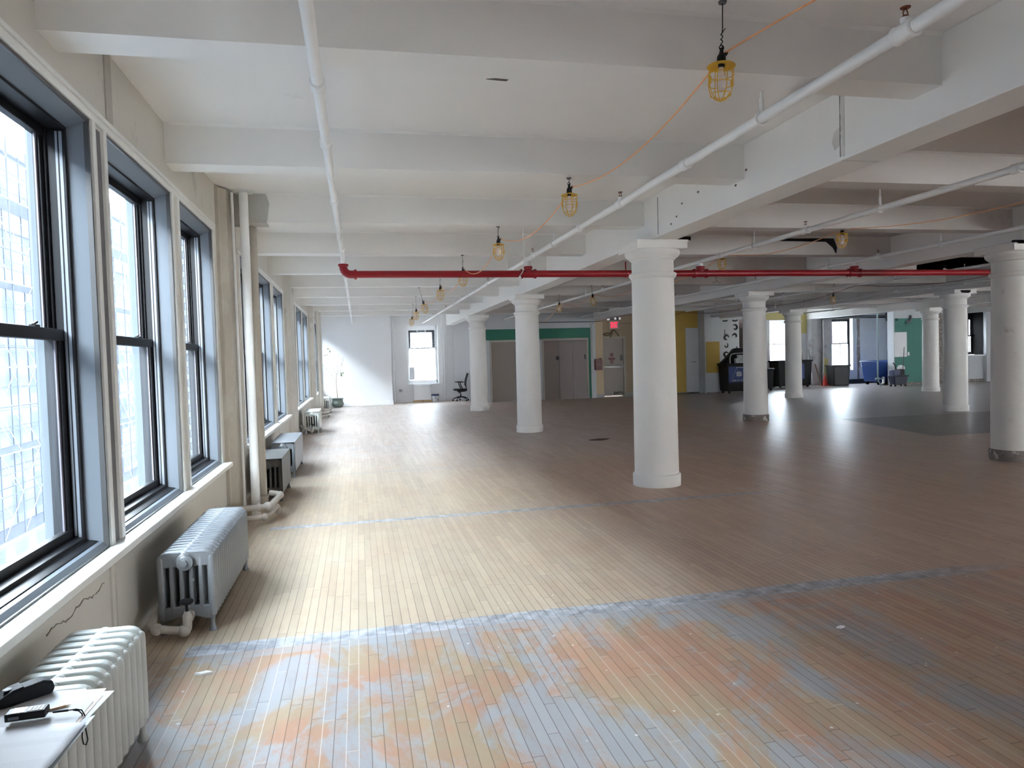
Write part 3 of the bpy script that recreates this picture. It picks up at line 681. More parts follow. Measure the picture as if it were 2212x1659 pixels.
column(3.92, 16.38, 'white column next behind the large middle one, left of the elevator doors')
column(3.99, 23.88, 'white column standing beside the black office chair')
c = column(9.64, 8.93, 'large scuffed column cut off by the right edge, broken plaster under its base', worn=True)
dm = MB()
for x0, x1, z0, z1 in ((-.30, .30, 3.19, 3.235), (-.345, -.1, 3.205, 3.24)): dm.box(x0, x1, -.357, -.30, z0, z1)
dm.build('burnt_gap', HOLE, c, smooth=0)
c = column(9.74, 16.25, 'white column in front of the black cart with the blue label')
for ch in c.children:
    if ch.name.startswith('plinth'): ch.data = ch.data.copy(); ch.data.materials[0] = BARE
column(15.60, 23.44, 'pale column in front of the far window with white frame')
c = column(15.61, 16.19, 'grey lit column with a hole in its cap, right of the green wall', worn=False)
MB().prism([(-.12, 3.12), (.10, 3.11), (.16, 3.15), (.15, 3.205), (-.14, 3.205), (-.16, 3.16)], 'y', -.349, -.34).build('burnt_gap', HOLE, c, smooth=0)
column(21.65, 23.62, 'grey column standing just in front of the green wall')

# ------------------------------------------------------------------ sprinkler pipework
def sprinkler_head(mb_b, mb_a, y, z, side=1):
    mb_a.lathe([(.022, 0), (.026, .012), (.026, .03), (.016, .034)], (0, y, z), 12)
    mb_b.lathe([(.014, .03), (.015, .042), (.008, .045)], (0, y, z), 10)
    mb_b.tube([(-.011, y, z+.04), (-.014, y, z+.056), (-.005, y, z+.075)], .0032, 6).tube([(.011, y, z+.04), (.014, y, z+.056), (.005, y, z+.075)], .0032, 6)
    mb_b.lathe([(.005, .07), (.005, .078), (.024, .079), (.026, .083), (.006, .085)], (0, y, z), 14)
def branch(x, z, y0, y1, r, label, heads, hangs, coups, drop=None, steps=()):
    o = empty('sprinkler_pipe', (x, 0, z)); tag(o, label, 'pipe', 'white sprinkler pipes under the ceiling')
    P = MB(); ys = [y0] + [s[0] for s in steps] + [y1]; rr = [r] + [s[1] for s in steps]
    for i in range(len(rr)): P.tube([(0, ys[i], 0), (0, ys[i+1], 0)], rr[i], 14)
    P.build('pipe', PIPEW, o)
    def rad(y):
        q = r
        for s in steps:
            if y > s[0]: q = s[1]
        return q
    for y in coups:
        q = rad(y); MB().tube([(0, y-.05, 0), (0, y-.044, 0), (0, y-.036, 0), (0, y+.036, 0), (0, y+.044, 0), (0, y+.05, 0)], q, 16, radii=[q+.004, q+.013, q+.008, q+.008, q+.013, q+.004]).build('coupling', PIPEW, o)
    for y in heads:
        q = rad(y)
        a, b = MB(), MB(); sprinkler_head(b, a, y, q)
        a.tube([(0, y-.07, 0), (0, y-.062, 0), (0, y-.05, 0), (0, y+.05, 0), (0, y+.062, 0), (0, y+.07, 0)], q, 16, radii=[q+.006, q+.014, q+.009, q+.009, q+.014, q+.006])
        t = a.build('head_tee', PIPEW, o); b.build('sprinkler_head', RUST, t)
    for y in hangs:
        q = rad(y); h = MB()
        ztop = ZC - z
        for by in BEAM_Y:
            if by-.02 < y < by+.28: ztop = ZB - z
        h.tube([(0, y, q+.05), (0, y, ztop)], .007, 8).tube([(0, y, q), (0, y, q+.10)], .013, 8)
        h.tube(arc((0, y, 0), q+.008, 0, 2*PI, 20), .008, 6, cap=False).lathe([(.03, ztop-.006), (.03, ztop)], (0, y, 0), 12)
        h.build('hanger', PIPEW, o)
    if drop: MB().tube([(0, y1-.02, 0), (0, y1, -.01), (0, y1, -drop)], r*.6, 10).build('drop_pipe', PIPEW, o)
    return o
branch(-.163, 3.30, -5.9, 29.2, .031, 'leftmost white sprinkler pipe, running under the beams beside the windows',
       (), (8.62, 13.0, 17.5, 22.3), (4.15, 5.25, 7.1, 9.2, 10.1, 13.3, 15.2, 18.0, 21.0, 25.5), steps=((11.3, .027),))
branch(2.745, 3.33, -5.9, 30.43, .036, 'white sprinkler pipe passing over the yellow caged lamps and ending above the alcove window',
       (3.14, 7.12, 10.95, 14.9, 18.75, 22.3, 26.2), (1.0, 4.45, 9.7, 12.9, 17.47, 20.2, 24.9, 28.9), (5.6, 8.5, 12.5, 16.4, 19.6), steps=((11.3, .030), (19, .026)))
branch(5.77, 3.30, -5.9, 27.9, .034, 'white sprinkler pipe behind the large middle column, ending over the elevator doors',
       (8.36, 12.5, 16.25, 20.2, 24.2), (3.0, 7.0, 9.6, 13.5, 17.55, 21.9, 25.9), (5.3, 10.6), steps=((11.3, .029), (20, .025)))
branch(8.77, 3.30, -5.9, 27.4, .032, 'white sprinkler pipe along the deep girder, ending beside the exit sign',
       (5.0, 10.7, 14.56, 18.7, 22.9), (6.8, 9.35, 12.0, 17.2, 21.0, 25.2), (12.2, 16.8), steps=((11.3, .029), (20, .025)))
branch(11.9, 3.28, -5.9, 24.5, .032, 'white sprinkler pipe right of the front deep column, ending above the ochre wall',
       (12.6, 18.3, 22.2), (10.2, 14.0, 16.9, 20.9), (13.0,), steps=((11.3, .028),))
branch(14.75, 3.28, -5.9, 28.0, .03, 'white sprinkler pipe passing under the black hole in the ceiling',
       (13.0, 17.3, 21.5, 25.7), (11.6, 15.0, 18.9, 23.2), (14.2, 16.1), steps=((18, .026),))
branch(18.4, 3.28, -5.9, 28.0, .026, 'thin white sprinkler pipe deep in the room, over the mop bucket',
       (17.0, 21.0, 25.0), (15.3, 19.2, 23.0), (16.2, 20.3))

# red main crossing under the branches
o = empty('sprinkler_main', (0, 11.3, 3.10)); tag(o, 'red sprinkler main pipe crossing the whole room below the beams', 'pipe')
MB().tube([(-.02, 0, 0), (15.0, 0, 0)], .055, 18).build('pipe', RED, o)
e = MB(); pts = [(-.163, 0, .15), (-.163, 0, .11)] + [(-.163+.11-.11*math.cos(a), 0, .11-.11*math.sin(a)) for a in [PI/2*k/6 for k in range(1, 7)]] + [(.02, 0, 0)]
e.tube(pts, .062, 18).tube([(-.163, 0, .155), (-.163, 0, .125)], .078, 18).tube([(-.005, 0, 0), (.035, 0, 0)], .078, 18)
e.build('elbow', RED, o)
RISE = MB().tube([(-.163, 0, .15), (-.163, 0, .20)], .045, 14).tube([(-.163, 0, .155), (-.163, 0, .185)], .062, 14).build('riser', PIPEW, o)
for x, dz in ((2.745, .23), (5.77, .20), (8.77, .20), (11.9, .18), (14.75, .18)):
    t = MB(); t.tube([(x-.13, 0, 0), (x+.13, 0, 0)], .062, 18).tube([(x-.13, 0, 0), (x-.095, 0, 0)], .076, 18).tube([(x+.095, 0, 0), (x+.13, 0, 0)], .076, 18)
    t.tube([(x, 0, 0), (x, 0, .115)], .060, 18).tube([(x, 0, .085), (x, 0, .118)], .074, 18).build('tee', RED, o)
    q = MB(); q.tube([(x, 0, .11), (x, 0, dz)], .045, 14).tube([(x, 0, .118), (x, 0, .14)], .058, 14).build('riser', PIPEW, o)
for x in (4.42, 13.2):
    h = MB(); h.tube([(x, 0, .07), (x, 0, .20)], .012, 8).tube(arc((x, 0, 0), .060, 0, 2*PI, 20, 'yz'), .007, 6, cap=False); t = h.build('hanger', RED, o)
    MB().tube([(x, 0, .19), (x, 0, .32 if x < 5 else .35)], .010, 8).build('hanger_rod', PIPEW, t)
w_ = MB(); w_.tube([(6.0, -.06, -.05), (6.03, -.07, -.14), (6.0, -.08, -.17), (5.95, -.08, -.16)], .003, 5).tube([(6.03, -.07, -.13), (6.08, -.08, -.18), (6.12, -.08, -.165)], .003, 5).tube([(6.02, -.06, -.04), (6.05, -.06, -.10)], .003, 5)
w_.build('loose_wire', BLK, o)

# ------------------------------------------------------------------ string lights
LAMP_SRC = []
def work_light(x, y, zc, zhook, label, tilt=0, rz=0, group='caged lamps strung under the beams'):
    """zc: middle of the cage"""
    o = empty('work_light', (x, y, zc), rz); o.rotation_euler = (0, tilt, rz); tag(o, label, 'lamp', group)
    if LAMP_SRC:
        for ch in LAMP_SRC:
            if ch.name.startswith('hook_wire'): continue
            c = ch.copy(); COL.objects.link(c); c.parent = o
    else:
        g = MB(); R = .070
        for k in range(8):
            a = 2*PI*k/8; ca, sa = math.cos(a), math.sin(a)
            g.tube([(R*ca*q, R*sa*q, z) for q, z in ((.98, .095), (1.02, .03), (.98, -.025), (.82, -.062), (.45, -.092), (.06, -.104))], .0026, 6)
        for z, q in ((.045, 1.02), (-.008, 1.0), (-.068, .83)): g.tube(arc((0, 0, z), R*q, 0, 2*PI, 24, 'xy'), .0026, 6, cap=False)
        for s in (-1, 1): g.box(s*R-.004, s*R+.004, -.012, .012, -.015, .028)
        LAMP_SRC.append(g.build('guard', YEL, o))
        LAMP_SRC.append(MB().lathe([(.022, .112), (.032, .110), (.076, .097), (.080, .092), (.076, .090), (.030, .100), (.022, .102)], n=28, cap=False).build('reflector', YEL, o))
        LAMP_SRC.append(MB().lathe([(.014, .098), (.014, .062), (.019, .04), (.029, .01), (.032, -.012), (.027, -.035), (.012, -.048), (.001, -.050)], n=18, cap=False).build('bulb', BULB, o))
        s = MB().lathe([(.018, .085), (.021, .105), (.026, .12), (.024, .15), (.014, .165), (.010, .185), (.012, .195)], n=14)
        s.tube([(0, 0, .14), (.026, 0, .165), (.032, 0, .178)], .011, 8); LAMP_SRC.append(s.build('socket', BLK, o))
        LAMP_SRC.append(MB().ball((0, -.024, .108), .009, 8, 6).build('clip_screw', YEL, o))
    h = MB(); L = zhook - zc
    n = 14; pts = [(.006*math.sin(k*1.6), .006*math.cos(k*1.6), .195 + .10*k/n) for k in range(n+1)]
    h.tube(pts + [(.004, 0, .30), (-.01*0, 0, L)], .003, 6).tube([(.0, 0, .285), (.022, 0, .31)], .0025, 5).tube(arc((0, 0, .198), .014, 0, 2*PI, 12), .003, 5, cap=False)
    wire = h.build('hook_wire', BLK, o)
    MB().lathe([(.022, L-.012), (.024, L)], n=10).build('eye_plate', GREYPL, wire)
    return o
LS = [(2.09, 3.80, 3.29, ZC, 'nearest yellow caged lamp, hanging large at the top on a black wire', .04),
      (1.995, 6.49, 3.165, ZB, 'second yellow caged lamp from the camera, below the second beam', 0),
      (1.80, 8.96, 3.095, ZB, 'third yellow caged lamp from the camera, hanging just above the red pipe', 0),
      (1.70, 11.43, 3.02, ZB, 'yellow caged lamp seen just below the red pipe', 0),
      (1.62, 13.93, 3.005, ZB, 'fifth yellow caged lamp of the string nearest the windows', 0),
      (1.54, 16.36, 2.92, ZB, 'sixth yellow caged lamp of the string nearest the windows, tilted', -.25),
      (1.54, 18.82, 2.91, ZB, 'seventh yellow caged lamp of the string nearest the windows', 0),
      (1.60, 21.32, 2.87, ZB, 'last small yellow caged lamp of the string, above the alcove window', .1)]
for x, y, z, zh, lab, tl in LS: work_light(x, y, z, zh, lab, tl)
L2 = [(6.75, 8.95, 3.27, ZB, 'yellow caged lamp hanging between the large middle column and the right edge', .05),
      (6.25, 11.43, 3.265, ZB, 'yellow caged lamp half hidden behind the red pipe, right of the middle column', 0),
      (5.56, 16.36, 3.03, ZB, 'caged lamp above the elevator doors, nearer the middle column', -.1),
      (5.42, 18.82, 3.04, ZB, 'caged lamp above the elevator doors, nearer the second column', 0),
      (12.05, 16.36, 2.99, ZB, 'yellow caged lamp deep in the room above the far window', .1)]
for x, y, z, zh, lab, tl in L2: work_light(x, y, z, zh, lab, tl)
def cord(name, pts, sags, label, cat='cord', m=None, r=.0055):
    q = []
    for (a, b), s in zip(zip(pts[:-1], pts[1:]), sags):
        for k in range(13):
            if k == 0 and q: continue
            t = k/12; p = Vector(a).lerp(Vector(b), t); p.z -= s*4*t*(1-t); q.append(p)
    o = MB().tube(q, r, 6).build(name, m or CORD); return tag(o, label, cat)
pts = [(3.2, 1.76, 3.40), (2.72, 2.5, 3.60)] + [(x+.028, y, z+.172) for x, y, z, *_ in LS] + [(1.75, 24.0, 3.0)]
cord('lamp_cord', pts, [.0, -.02, .16, .20, .22, .20, .16, .12, .12, .1], 'orange cord strung from lamp to lamp along the window side')
pts = [(7.7, 2.9, 3.60), (7.25, 6.0, 3.33)] + [(x+.028, y, z+.172) for x, y, z, *_ in L2[:2]] + [(5.9, 13.8, 3.25)] + [(x+.028, y, z+.172) for x, y, z, *_ in L2[2:4]] + [(5.9, 23.0, 2.95), (5.9, 24.5, 3.05)]
cord('lamp_cord', pts, [.10, .10, .14, .18, .16, .16, .18, .05], 'pale orange cord sagging between lamps behind the middle column')
cord('lamp_cord', [(12.0, 7.0, 3.35), (11.2, 10.6, 3.0), (10.9, 14.0, 3.15), (10.8, 18.0, 3.0), (10.6, 22.0, 3.1), (10.3, 27.0, 3.0)], [.12, .10, .14, .1, .1], 'dark red cord sagging under the ceiling behind the red main', m=mat('dark_red_cord', (.16, .02, .02), .5))
o = MB().tube([(7.0, 27.95, 3.14), (9.6, 27.95, 3.14), (9.75, 27.95, 3.15), (9.95, 28.15, 3.16)], .02, 8).build('conduit', GREYPL); tag(o, 'dark conduit running along the wall above the green band', 'pipe')
o = MB().tube([(9.42, 28.02, 1.66), (9.42, 28.02, 3.0), (9.5, 28.02, 3.12), (9.62, 28.02, 3.16)], .012, 8).build('conduit', GREYP); tag(o, 'thin grey conduit rising from the dark red wall box', 'pipe')
# hanging bell-pull sensor on a thin rod by the second column
o = MB().tube([(2.42, 10.2, ZC), (2.42, 10.2, 3.13), (2.40, 10.2, 3.0), (2.36, 10.2, 2.95)], .006, 6).lathe([(.012, 0), (.02, .02), (.02, .05), (.012, .07)], (2.355, 10.2, 2.87), 10).build('hanging_plug', PIPEW)
tag(o, 'small white plug hanging on a thin cable beside the red pipe tee', 'plug')

# ------------------------------------------------------------------ radiators
def section_mesh():
    s = MB()
    for i, x in enumerate((-.15, -.09, -.03, .03, .09, .15)):
        rx = .021 if i in (0, 5) else .017
        s.lathe([(1, .11), (1, .50)], (x, 0, 0), 12, sx=rx, sy=.027)
    prof = [(-.171, .10), (-.171, .50)] + [(-.171+.05-.05*math.cos(a), .50+.045*math.sin(a)) for a in (PI*.15, PI*.3, PI*.42, PI/2)]
    top = [(-.171, .440), (-.171, .480), (-.165, .508), (-.150, .530), (-.130, .541), (-.105, .545), (.105, .545), (.130, .541), (.150, .530), (.165, .508), (.171, .480), (.171, .440), (.150, .44), (-.150, .44)]
    s.prism(top, 'y', -.024, .024)
    s.prism([(-.171, .105), (-.160, .085), (-.12, .085), (-.06, .105), (.06, .105), (.12, .085), (.160, .085), (.171, .105), (.171, .17), (.150, .18), (-.150, .18), (-.171, .17)], 'y', -.024, .024)
    for x in (-.15, .15): s.lathe([(1, .10), (1, .485), (.9, .505), (.5, .52)], (x+(.004 if x > 0 else -.004), 0, 0), 12, sx=.026, sy=.030)
    s.disc_y(0, -.0395, .0395, .508, .037, 14).disc_y(0, -.0395, .0395, .128, .036, 14)
    return s
SECT = {}
def radiator(x_out, y0, n, m, label, cover=None, valve=False, medal=True, tall=1.0, pipe=None):
    o = empty('radiator', (x_out-.171, y0, 0)); tag(o, label, 'radiator', 'cast iron radiators under the windows')
    P = .078
    key = m.name
    for k in range(n):
        if key not in SECT:
            s = section_mesh().build('section', m, o, bevel=.009, smooth=50, seg=3); SECT[key] = s
        else:
            s = SECT[key].copy(); COL.objects.link(s); s.parent = o
        s.location = (0, .039+k*P, 0)
    for k in (0, n-1):
        y = .039+k*P
        for sx in (-.15, .15):
            f = MB(); f.lathe([(.026, 0), (.026, .012), (.017, .03), (.015, .055), (.020, .11)], (sx, y, 0), 12).build('foot', BARE if sx > 0 and False else m, o)
    if medal:
        e = MB(); e.disc_y(0, -.018, 0, .476, .052, 24, .056).disc_y(0, -.024, -.016, .476, .036, 20, .05)
        e = e.build('end_plug', m, o); MB().disc_y(0, -.040, -.022, .476, .024, 6).build('hex_nut', m, e)
        MB().disc_y(.045, -.012, 0, .36, .012, 12).build('air_vent', m, o)
    if cover:
        c = MB(); c.box(-.182, .184, -.006, n*P+.006, .546, .553).box(.174, .182, -.006, n*P+.006, .10, .55)
        c.build('shield', cover, o, bevel=.003)
    if valve:
        v = MB(); v.tube([(.02, .03, .128), (.02, -.06, .128)], .026, 12).lathe([(.024, .06), (.028, .09), (.030, .15), (.022, .165), (.018, .18)], (.02, -.085, 0), 14).tube([(.02, -.04, .128), (.02, -.052, .128)], .036, 8)
        v = v.build('valve', PIPEG if m is not RADW else m, o)
        MB().lathe([(.010, .17), (.008, .225), (.012, .228), (.040, .232), (.044, .242), (.040, .252), (.012, .254)], (.02, -.085, 0), 18).build('handwheel', RUBBER, v)
        pts = pipe or [(.02, -.085, .085), (.02, -.085, .07), (.0, -.095, .058), (-.16, -.10, .085), (-.20, -.07, .10), (-.215, .10, .125), (-.22, .45, .14)]
        s_ = MB().tube(pts, .027, 12).ball(pts[2], .040, 12, 8).ball(pts[3], .038, 12, 8); s_.build('supply_pipe', PIPEG, o)
    return o
radiator(-1.03, 1.855, 23, RADW, 'large cream white radiator in the near corner, carrying the papers', medal=False)
radiator(-.98, 4.98, 19, RADS, 'silver painted ribbed radiator with a round hand valve at its near end', valve=True)
radiator(-1.0, 9.50, 14, RADD, 'dark grey radiator with a flat top just behind the corner pipes', cover=RADD)
radiator(-1.0, 11.42, 20, RADS, 'silver grey radiator with a flat top, second beyond the corner pipes', cover=RADS)
radiator(-1.0, 18.40, 16, RADW, 'small white radiator with a diagonal supply pipe across its end', cover=RADW, valve=True, medal=True,
         pipe=[(.02, -.085, .085), (.02, -.085, .07), (.0, -.095, .075), (-.16, -.09, .16), (-.20, -.07, .18), (-.25, .0, .2), (-.26, .1, .22)])
radiator(-1.0, 25.60, 15, RADW, 'farthest white radiator, beside the potted tree', medal=False)

# ------------------------------------------------------------------ risers at the pilasters
def risers(yc, near):
    w = 'beside the grimy pilaster' if near else 'by the farthest radiator'
    o = MB().tube([(-1.335, yc-.03, .0), (-1.335, yc-.03, ZC-.03)], .016, 10).build('riser_pipe', PIPEW); tag(o, 'thin white riser pipe %s' % w, 'pipe')
    o = empty('riser_pipe', (-1.215, yc, 0)); tag(o, 'fat white riser pipe with a round ceiling plate, %s' % w, 'pipe')
    MB().tube([(0, 0, 0), (0, 0, ZC-.01)], .050, 20).build('pipe', PIPEW if near else CREAM, o)
    MB().lathe([(.115, ZC-.022), (.12, ZC-.015), (.12, ZC-.001)], n=28).build('ceiling_plate', PIPEW, o)
    o = empty('riser_pipe', (-1.18, yc+.36, 0)); tag(o, 'tan riser pipe with a banded base, %s' % w, 'pipe')
    MB().tube([(0, 0, 0), (0, 0, ZB-.02)], .050, 20).build('pipe', TAN if near else CREAM, o)
    MB().lathe([(.066, 0), (.066, .05), (.060, .055), (.060, .14), (.070, .145), (.070, .17), (.055, .18)], n=20).build('base_hub', TAN if near else CREAM, o)
    a = [(-1.44, yc-.53, .20), (-1.34, yc-.53, .19), (-1.10, yc-.50, .185), (-1.03, yc-.46, .185), (-1.0, yc-.38, .19), (-.955, yc+.02, .20), (-.955, yc+.10, .205), (-1.0, yc+.17, .21), (-1.08, yc+.2, .22)]
    o = MB().tube(a, .034, 12).ball(a[3], .05, 12, 8).ball(a[6], .046, 12, 8).tube([(-1.13, yc-.503, .185), (-1.10, yc-.50, .185)], .046, 12).tube([(-1.44, yc-.53, .20), (-1.44, yc-.53, 0)], .03, 10).build('heating_pipe', PIPEG)
    tag(o, 'upper grimy heating pipe bending around the risers, %s' % w, 'pipe')
    b = [(-1.40, yc-.57, .085), (-1.12, yc-.55, .085), (-1.06, yc-.52, .085), (-1.02, yc-.44, .088), (-.98, yc-.02, .10), (-.97, yc+.03, .06), (-.97, yc+.04, 0)]
    o = MB().tube(b, .030, 12).ball(b[2], .042, 12, 8).tube([(-1.40, yc-.57, .085), (-1.41, yc-.57, 0)], .03, 10).build('heating_pipe', PIPEG)
    tag(o, 'lower grimy heating pipe just above the floor, %s' % w, 'pipe')
risers(8.72, True)
risers(23.75, False)

# ------------------------------------------------------------------ papers, pencil and measuring tools on the near radiator
ZT = .5465
def sheet(name, pts, z, m, label, cat='paper', th=.0012, grp=None):
    o = MB().prism(pts, 'z', z, z+th).build(name, m, smooth=0); return tag(o, label, cat, grp)
sheet('drawing_board', [(-1.395, 1.9), (-.985, 1.9), (-.968, 2.92), (-1.40, 2.955)], ZT, MANILA, 'cream folder lying flat on the white radiator under the papers', 'folder', .004)
sheet('paper_sheet', [(-1.385, 2.30), (-.985, 2.30), (-.930, 2.885), (-1.37, 2.945)], ZT+.0045, PAPER, 'white paper sheet poking out farthest at the corner of the pile')
sheet('paper_sheet', [(-1.39, 2.20), (-.99, 2.22), (-.958, 2.85), (-1.385, 2.90)], ZT+.0062, MANILA, 'pinkish paper sheet between the white sheets of the pile')
sheet('paper_sheet', [(-1.40, 2.25), (-.995, 2.27), (-.975, 2.80), (-1.04, 2.925), (-1.40, 2.955)], ZT+.0080, PAPER, 'white paper sheet with a cut corner, under the black pouch')
# large drawing with a lifted, folded edge
dv = MB(); nx, ny = 14, 18; vs = []; fs = []
for j in range(ny+1):
    for i in range(nx+1):
        u, v = i/nx, j/ny
        x = -1.41 + .455*u + .012*v; y = 1.72 + .98*v - .06*u
        z = ZT+.0105 + .010*max(0, math.sin(PI*min(1, v*1.15)))*(.4+.6*u)*(1 if v < .86 else .4) + (.018*math.exp(-((v-.60)/.07)**2)*u)
        vs.append((x, y, z))
for j in range(ny):
    for i in range(nx): a = j*(nx+1)+i; fs.append((a, a+1, a+nx+2, a+nx+1))
dv._add(vs, fs); o = dv.build('paper_drawing', INKED); md = o.modifiers.new('thickness', 'SOLIDIFY'); md.thickness = .0008; md.offset = 1
tag(o, 'large pencil drawing with hatched shapes, wavy sheet in the bottom corner', 'paper')
sheet('cardboard_sheet', [(-1.0, 1.72), (-.955, 1.72), (-.935, 2.70), (-.975, 2.66)], ZT+.002, mat('pale_blue_board', (.52, .60, .63), .6, var=.02), 'pale blue board edge sticking out below the drawing', 'board', .003)
# pouch
def pouch():
    o = empty('pouch', (-1.232, 2.885, ZT+.0095), math.radians(38)); tag(o, 'black nylon pouch lying on the white papers', 'pouch')
    b = MB(); prof = [(-.082, .002), (-.092, .012), (-.088, .030), (-.04, .052), (.06, .058), (.088, .046), (.094, .018), (.084, .002)]
    b.prism(prof, 'y', -.030, .030); b = b.build('body', NYLON, o, bevel=.010, seg=3)
    f = MB(); f.prism([(-.092, .020), (-.088, .034), (-.04, .056), (-.005, .060), (-.005, .053), (-.04, .049), (-.085, .026)], 'y', -.031, .031); f.build('flap', NYLON, o, bevel=.003)
    MB().lathe([(.015, 0), (.016, .003), (.011, .0045)], n=16).build('snap_button', RUBBER, o).location = (-.048, 0, .054)
pouch()
def meter():
    o = empty('distance_meter', (-1.146, 2.705, ZT+.0225), math.radians(3)); tag(o, 'small black laser distance meter with keypad, in front of the pencil', 'measuring tool')
    MB().box(-.062, .060, -.024, .026, 0, .027).build('body', RUBBER, o, bevel=.004)
    MB().box(-.045, -.005, -.018, .020, .0268, .0280).build('display', mat('dark_display', (.03, .035, .04), .15), o)
    k = MB()
    for i in range(4):
        for j in range(3): k.box(.004+i*.012, .0135+i*.012, -.016+j*.012, -.007+j*.012, .0268, .0284)
    k.build('keypad', mat('grey_keys', (.30, .32, .34), .5), o, smooth=0)
    MB().box(-.050, -.018, -.0246, -.0238, .007, .017).build('side_label', mat('worn_grey_label', (.16, .17, .19), .5, var=.3, scale=90), o, smooth=0)
    s = MB(); s.tube([(.060, -.004, .012), (.078, -.004, .008)], .0012, 6).tube([(.078, -.004, .007), (.125, -.004, .006)], .004, 8)
    s.tube([(.125, -.004, .006), (.150, -.006, .007), (.168, -.012, .004), (.178, -.018, -.012), (.180, -.024, -.05), (.187, -.028, -.095), (.182, -.030, -.112), (.174, -.03, -.108), (.170, -.028, -.085), (.172, -.022, -.04), (.170, -.016, -.008), (.158, -.010, .002), (.140, -.008, .006)], .0022, 6)
    s.build('wrist_strap', RUBBER, o)
meter()
o = empty('pencil', (-1.10, 2.765, ZT+.0135), math.radians(22)); tag(o, 'short wooden pencil lying on the papers between pouch and meter', 'pencil')
MB().tube([(-.09, 0, 0), (.046, 0, 0)], .0042, 6).build('shaft', mat('tan_pencil_paint', (.42, .27, .16), .45), o)
MB().tube([(.046, 0, 0), (.064, 0, 0)], .004, 6, radii=[.0042, .0008]).build('point', mat('cut_wood', (.66, .55, .42), .6), o)

# ------------------------------------------------------------------ potted tree
o = empty('potted_tree', (-.82, 28.75, 0)); tag(o, 'bare spindly tree in a round green pot by the white end wall', 'plant')
p = MB().lathe([(.13, 0), (.17, .02), (.225, .10), (.235, .16), (.215, .22), (.20, .27), (.205, .32), (.235, .345), (.24, .36), (.225, .365), (.20, .34), (.19, .30)], n=28, cap=False)
p.lathe([(.212, .268), (.218, .275), (.212, .282)], n=28, cap=False).lathe([(.01, .005), (.13, .001)], n=20); p.build('pot', POT, o)
MB().lathe([(.001, .325), (.10, .33), (.195, .318)], n=20, cap=False).build('soil', SOIL, o)
t = MB(); t.tube([(0, 0, .3), (-.01, 0, .6), (-.03, 0, .95), (-.02, 0, 1.15), (.0, 0, 1.32)], .016, 8, radii=[.02, .017, .014, .013, .012])
t.build('trunk', BARK, o)
BR = [[(0, 0, 1.32), (-.10, .02, 1.42), (-.21, .03, 1.68), (-.25, .02, 1.95), (-.235, .02, 2.15)], [(0, 0, 1.32), (.05, 0, 1.45), (.17, -.02, 1.58), (.26, -.02, 1.78), (.29, -.01, 1.97)],
      [(.01, 0, 1.40), (-.08, .05, 1.52), (-.06, .06, 1.75), (-.05, .06, 1.90)], [(.02, 0, 1.42), (.03, .05, 1.6), (.07, .06, 1.85), (.09, .05, 2.08)], [(.19, -.02, 1.62), (.21, -.02, 1.8), (.21, -.02, 1.96)],
      [(-.0, 0, 1.32), (.1, -.04, 1.42), (.2, -.05, 1.50), (.22, -.05, 1.56)], [(.0, 0, 1.30), (.10, -.04, 1.28), (.14, -.05, 1.25)],
      [(-.08, -.02, 1.02), (-.16, -.05, 1.22), (-.34, -.08, 1.46), (-.40, -.09, 1.56), (-.52, -.1, 1.70)], [(-.01, 0, .93), (-.08, -.02, 1.02)], [(-.37, -.085, 1.52), (-.33, -.07, 1.78)], [(-.25, .02, 1.80), (-.31, .0, 2.02), (-.38, 0, 2.05)], [(-.18, -.05, 1.24), (-.14, -.05, 1.40)]]
for q in BR: MB().tube(q, .007, 6, radii=[.009-.005*i/(len(q)-1) for i in range(len(q))]).build('branch', BARK, o)
def leaf(x, y, z, a, s=.05):
    u = (math.cos(a)*s, 0, math.sin(a)*s); w_ = (-math.sin(a)*s*.35, .01, math.cos(a)*s*.35)
    P = [(x, y, z), (x+u[0]*.5+w_[0], y+.012, z+u[2]*.5+w_[2]), (x+u[0], y, z+u[2]), (x+u[0]*.5-w_[0], y-.012, z+u[2]*.5-w_[2])]
    m = MB(); m._add(P + [(a_, b_+.002, c_) for a_, b_, c_ in P], [(0, 1, 2, 3), (7, 6, 5, 4), (0, 4, 5, 1), (1, 5, 6, 2), (2, 6, 7, 3), (3, 7, 4, 0)]); m.build('leaf', LEAF, o, smooth=0)
for a in ((-.235, .02, 2.15, 1.8, .07), (-.24, .02, 2.22, 1.2, .06), (-.235, .02, 2.17, .9, .08), (-.26, .02, 2.27, 2.4, .09), (-.38, 0, 2.05, 3.1, .07), (-.36, 0, 2.06, .3, .06), (.14, -.05, 1.25, -.2, .09), (.14, -.05, 1.26, .5, .10), (.16, -.05, 1.30, 1.4, .09), (.20, -.05, 1.34, .1, .09)): leaf(*a)
# pipe and outlet on the alcove wall
o = MB().tube([(1.46, 30.37, 0), (1.46, 30.37, ZC)], .05, 14).lathe([(.07, 3.30), (.07, 3.38)], (1.46, 30.37, 0), 16).build('riser_pipe', WALLW); tag(o, 'white riser pipe in the alcove corner beside the bright end wall', 'pipe')
o = MB().tube([(3.62, 30.32, 0), (3.62, 30.32, ZC)], .025, 10).build('riser_pipe', WALLW); tag(o, 'thin white riser pipe right of the alcove window, behind the paint bucket', 'pipe')
o = empty('wall_outlet', (1.73, 30.45, .50)); tag(o, 'small grey wall outlet left of the leaning white panel', 'outlet')
MB().box(-.07, .07, -.02, 0, -.05, .06).build('plate', GREYW, o, bevel=.004); MB().disc_y(-.02, -.03, -.02, .01, .022, 12).disc_y(.035, -.028, -.02, -.01, .016, 12).build('socket', GREYPL, o)

